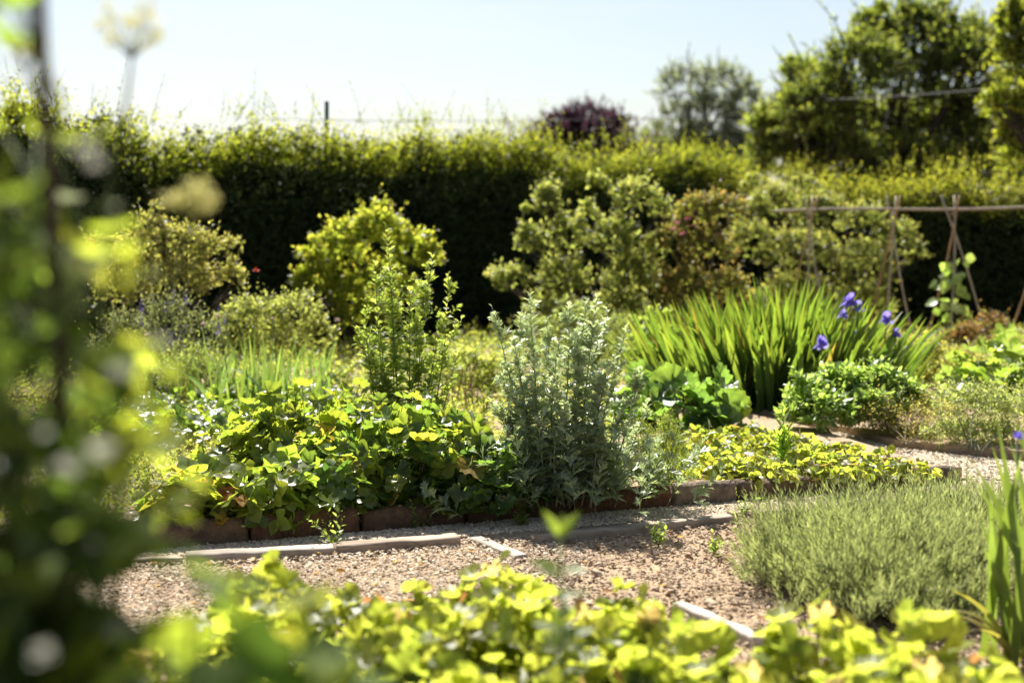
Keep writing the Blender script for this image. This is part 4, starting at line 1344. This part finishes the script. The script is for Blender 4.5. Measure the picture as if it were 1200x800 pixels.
def climber_leaves(n, pxr, pyr, Yr, size, cols):
    px, py, yy = rand(*pxr, n), rand(*pyr, n), rand(*Yr, n)
    onstake = np.abs(px - 62) < 30
    yy = np.where(onstake, yy * .3 + 1.14, yy)
    pos = np.array([P(a_, b_, c_) for a_, b_, c_ in zip(px, py, yy)])
    hz = np.clip((pos[:, 2] - .06 - foot[2]) / (A[2] - foot[2]), 0, 1)
    src = np.stack([np.interp(hz, hs, hel[:, q]) for q in range(3)], 1)
    ld = unit(pos - src + rng.normal(size=(n, 3)) * .06 - UP * .06)
    nr = unit(UP * .7 + np.array([0, -.2, 0]) + rng.normal(size=(n, 3)) * .6)
    sz = size * rand(.6, 1.35, n)
    hf = n // 2
    cc_ = cmix(n, cols, .3)
    scatter(g, BEAN[0], pos[:hf], ld[:hf], nr[:hf], sz[:hf], cc_[:hf])
    scatter(g, LOB[1], pos[hf:], ld[hf:], nr[hf:], sz[hf:] * 1.1, cc_[hf:])
    twigs(w, src, pos, .0014, .001, np.array((.12, .16, .05)), sag=UP * .02)


climber_leaves(80, (-70, 50), (230, 840), (1.15, 1.55), .054, [(.04, .065, .02), (.055, .085, .024), (.08, .12, .03)])  # group tints paint the light in: darker left and low, brighter to the right
climber_leaves(84, (10, 125), (400, 840), (1.15, 1.55), .052, [(.03, .05, .017), (.05, .075, .022), (.08, .12, .03)])
climber_leaves(30, (78, 170), (270, 560), (1.2, 1.5), .044, [(.12, .15, .03), (.10, .14, .03), (.14, .16, .04)])
climber_leaves(20, (-40, 130), (150, 330), (1.3, 1.6), .040, [(.08, .11, .028), (.10, .13, .03)])
climber_leaves(9, (-30, 70), (-10, 60), (1.3, 1.5), .044, BN)
climber_leaves(15, (110, 230), (400, 620), (1.3, 1.6), .032, [(.13, .16, .03), (.11, .14, .04)])
climber_leaves(12, (120, 240), (620, 800), (1.15, 1.4), .044, [(.09, .13, .028), (.07, .11, .025)])
g.build('foliage', M_VINE, rc)
for px, py, yy, s in ((100, 178, 1.120, .016), (112, 196, 1.136, .014), (116, 535, 1.080, .022), (76, 552, 1.080, .016), (55, 512, 1.120, .013), (135, 440, 1.160, .018), (192, 402, 1.200, .012), (50, 770, 1.040, .016), (112, 640, 1.120, .010)):  # small pale clusters at fixed spots on the climber
    c = P(px, py, yy)
    bloom(rc, c, s * .62, [(.46, .46, .38), (.52, .51, .43)], 8)
w.build('stem', M_STEM, rc)

# fennel heads
rf = thing('fennel_plant', 'blurred fennel with yellow flower umbels beside the stake', 'plant', (*P(120, 800, 1.9)[:2], 0))
c0 = np.array([*P(120, 800, 1.9)[:2], 0])
for path, head, rad in (([(118, 420), (125, 230), (150, 110)], (155, 45), .062), ([(140, 500), (190, 380), (215, 290)], (226, 240), .046), ([(100, 400), (90, 250), (60, 160)], (30, 60), .035)):
    Yf = 1.9 + rand(-.1, .1)
    pts = [c0] + [P(a_, b_, Yf) for a_, b_ in path] + [P(head[0], head[1] + 25, Yf)]
    pts = np.array(pts)
    k = np.linspace(0, 1, len(pts))
    kk = np.linspace(0, 1, 20)
    pp = np.stack([np.interp(kk, k, pts[:, q]) for q in range(3)], 1)
    st = Geo()
    tube(st, pp, np.linspace(.0042, .002, 20), (.07, .09, .03), 6)
    hc = P(head[0], head[1], Yf)
    n_ = 15
    d = rdir(n_)
    d[:, 2] = rand(-.15, .75, n_)
    tips_ = hc + d * rad * rand(.5, .88, (n_, 1))
    um = Geo()
    twigs(um, np.tile(pp[-1], (n_, 1)), tips_, .0009, .0006, np.array((.16, .17, .05)))
    so = st.build('stalk', M_STEM, rf)
    m = n_ * 26
    tt = np.repeat(tips_, 26, 0) + rdir(m) * rad * .26 * rand(.3, 1, (m, 1))
    scatter(um, DIAW, tt, rdir(m), UP + rdir(m) * .5, .0072, cmix(m, [(.50, .44, .12), (.54, .50, .20), (.42, .42, .14)]))
    um.build('umbel', M_PETAL, so)

# ----------------------------------------------------------------------------- light, sky, camera
SUN_EL, SUN_AZ = R(52), R(-14)          # azimuth from +Y towards +X
w_ = bpy.data.worlds.new('World')
scene.world = w_
w_.use_nodes = True
nt = w_.node_tree
nt.nodes.clear()
sky = nt.nodes.new('ShaderNodeTexSky')
sky.sky_type = 'NISHITA'
sky.sun_disc = False
sky.sun_elevation = SUN_EL
sky.sun_rotation = SUN_AZ
sky.air_density = 1.0
sky.dust_density = 1.7
sky.ozone_density = 1.0
bg = nt.nodes.new('ShaderNodeBackground')
bg.inputs['Strength'].default_value = .05
ou = nt.nodes.new('ShaderNodeOutputWorld')
# faint thin cirrus in the sky
tcw = nt.nodes.new('ShaderNodeTexCoord')
mpw = nt.nodes.new('ShaderNodeMapping')
mpw.inputs['Scale'].default_value = (2.2, 2.2, 13)
now = nt.nodes.new('ShaderNodeTexNoise')
now.inputs['Scale'].default_value = 2.6
now.inputs['Detail'].default_value = 7
now.inputs['Roughness'].default_value = .55
mrw = nt.nodes.new('ShaderNodeMapRange')
mrw.inputs['From Min'].default_value = .45
mrw.inputs['From Max'].default_value = .75
mrw.inputs['To Min'].default_value = 0
mrw.inputs['To Max'].default_value = .55
mxw = nt.nodes.new('ShaderNodeMix')
mxw.data_type = 'RGBA'
nt.links.new(tcw.outputs['Generated'], mpw.inputs['Vector'])
nt.links.new(mpw.outputs[0], now.inputs['Vector'])
nt.links.new(now.outputs['Fac'], mrw.inputs['Value'])
nt.links.new(mrw.outputs['Result'], mxw.inputs['Factor'])
cin = [i for i in mxw.inputs if i.type == 'RGBA']
cin[1].default_value = (7.4, 7.6, 7.9, 1)
nt.links.new(sky.outputs[0], cin[0])
nt.links.new([o for o in mxw.outputs if o.type == 'RGBA'][0], bg.inputs['Color'])
nt.links.new(bg.outputs[0], ou.inputs['Surface'])

sl = bpy.data.lights.new('sun', 'SUN')
sl.energy = 5.0
sl.angle = R(.53)
sl.color = (1.0, .955, .87)
so = bpy.data.objects.new('sun', sl)
COL.objects.link(so)
sv = Vector((math.sin(SUN_AZ) * math.cos(SUN_EL), math.cos(SUN_AZ) * math.cos(SUN_EL), math.sin(SUN_EL)))
so.rotation_euler = sv.to_track_quat('Z', 'Y').to_euler()
so.location = (0, 0, 30)

cam = bpy.data.cameras.new('camera')
cam.sensor_width = 36
cam.lens = F / 1200 * 36
cam.clip_end = 3000
cam.clip_start = .05
cam.dof.use_dof = True
cam.dof.focus_distance = 5.8
cam.dof.aperture_fstop = 1.75
cam.dof.aperture_blades = 9
co = bpy.data.objects.new('camera', cam)
COL.objects.link(co)
co.location = (0, 0, CAMH)
co.rotation_euler = (math.pi / 2 - PITCH, 0, 0)
scene.camera = co

for o in bpy.data.objects:
    if '_o' in o:
        del o['_o']

scene.view_settings.view_transform = 'Standard'
scene.view_settings.look = 'None'
scene.view_settings.gamma = 1
scene.view_settings.exposure = 1.4
scene.render.engine = 'CYCLES'
cy = scene.cycles
cy.max_bounces = 7
cy.diffuse_bounces = 3
cy.glossy_bounces = 2
cy.transmission_bounces = 5
cy.use_denoising = True
cy.sample_clamp_indirect = 6
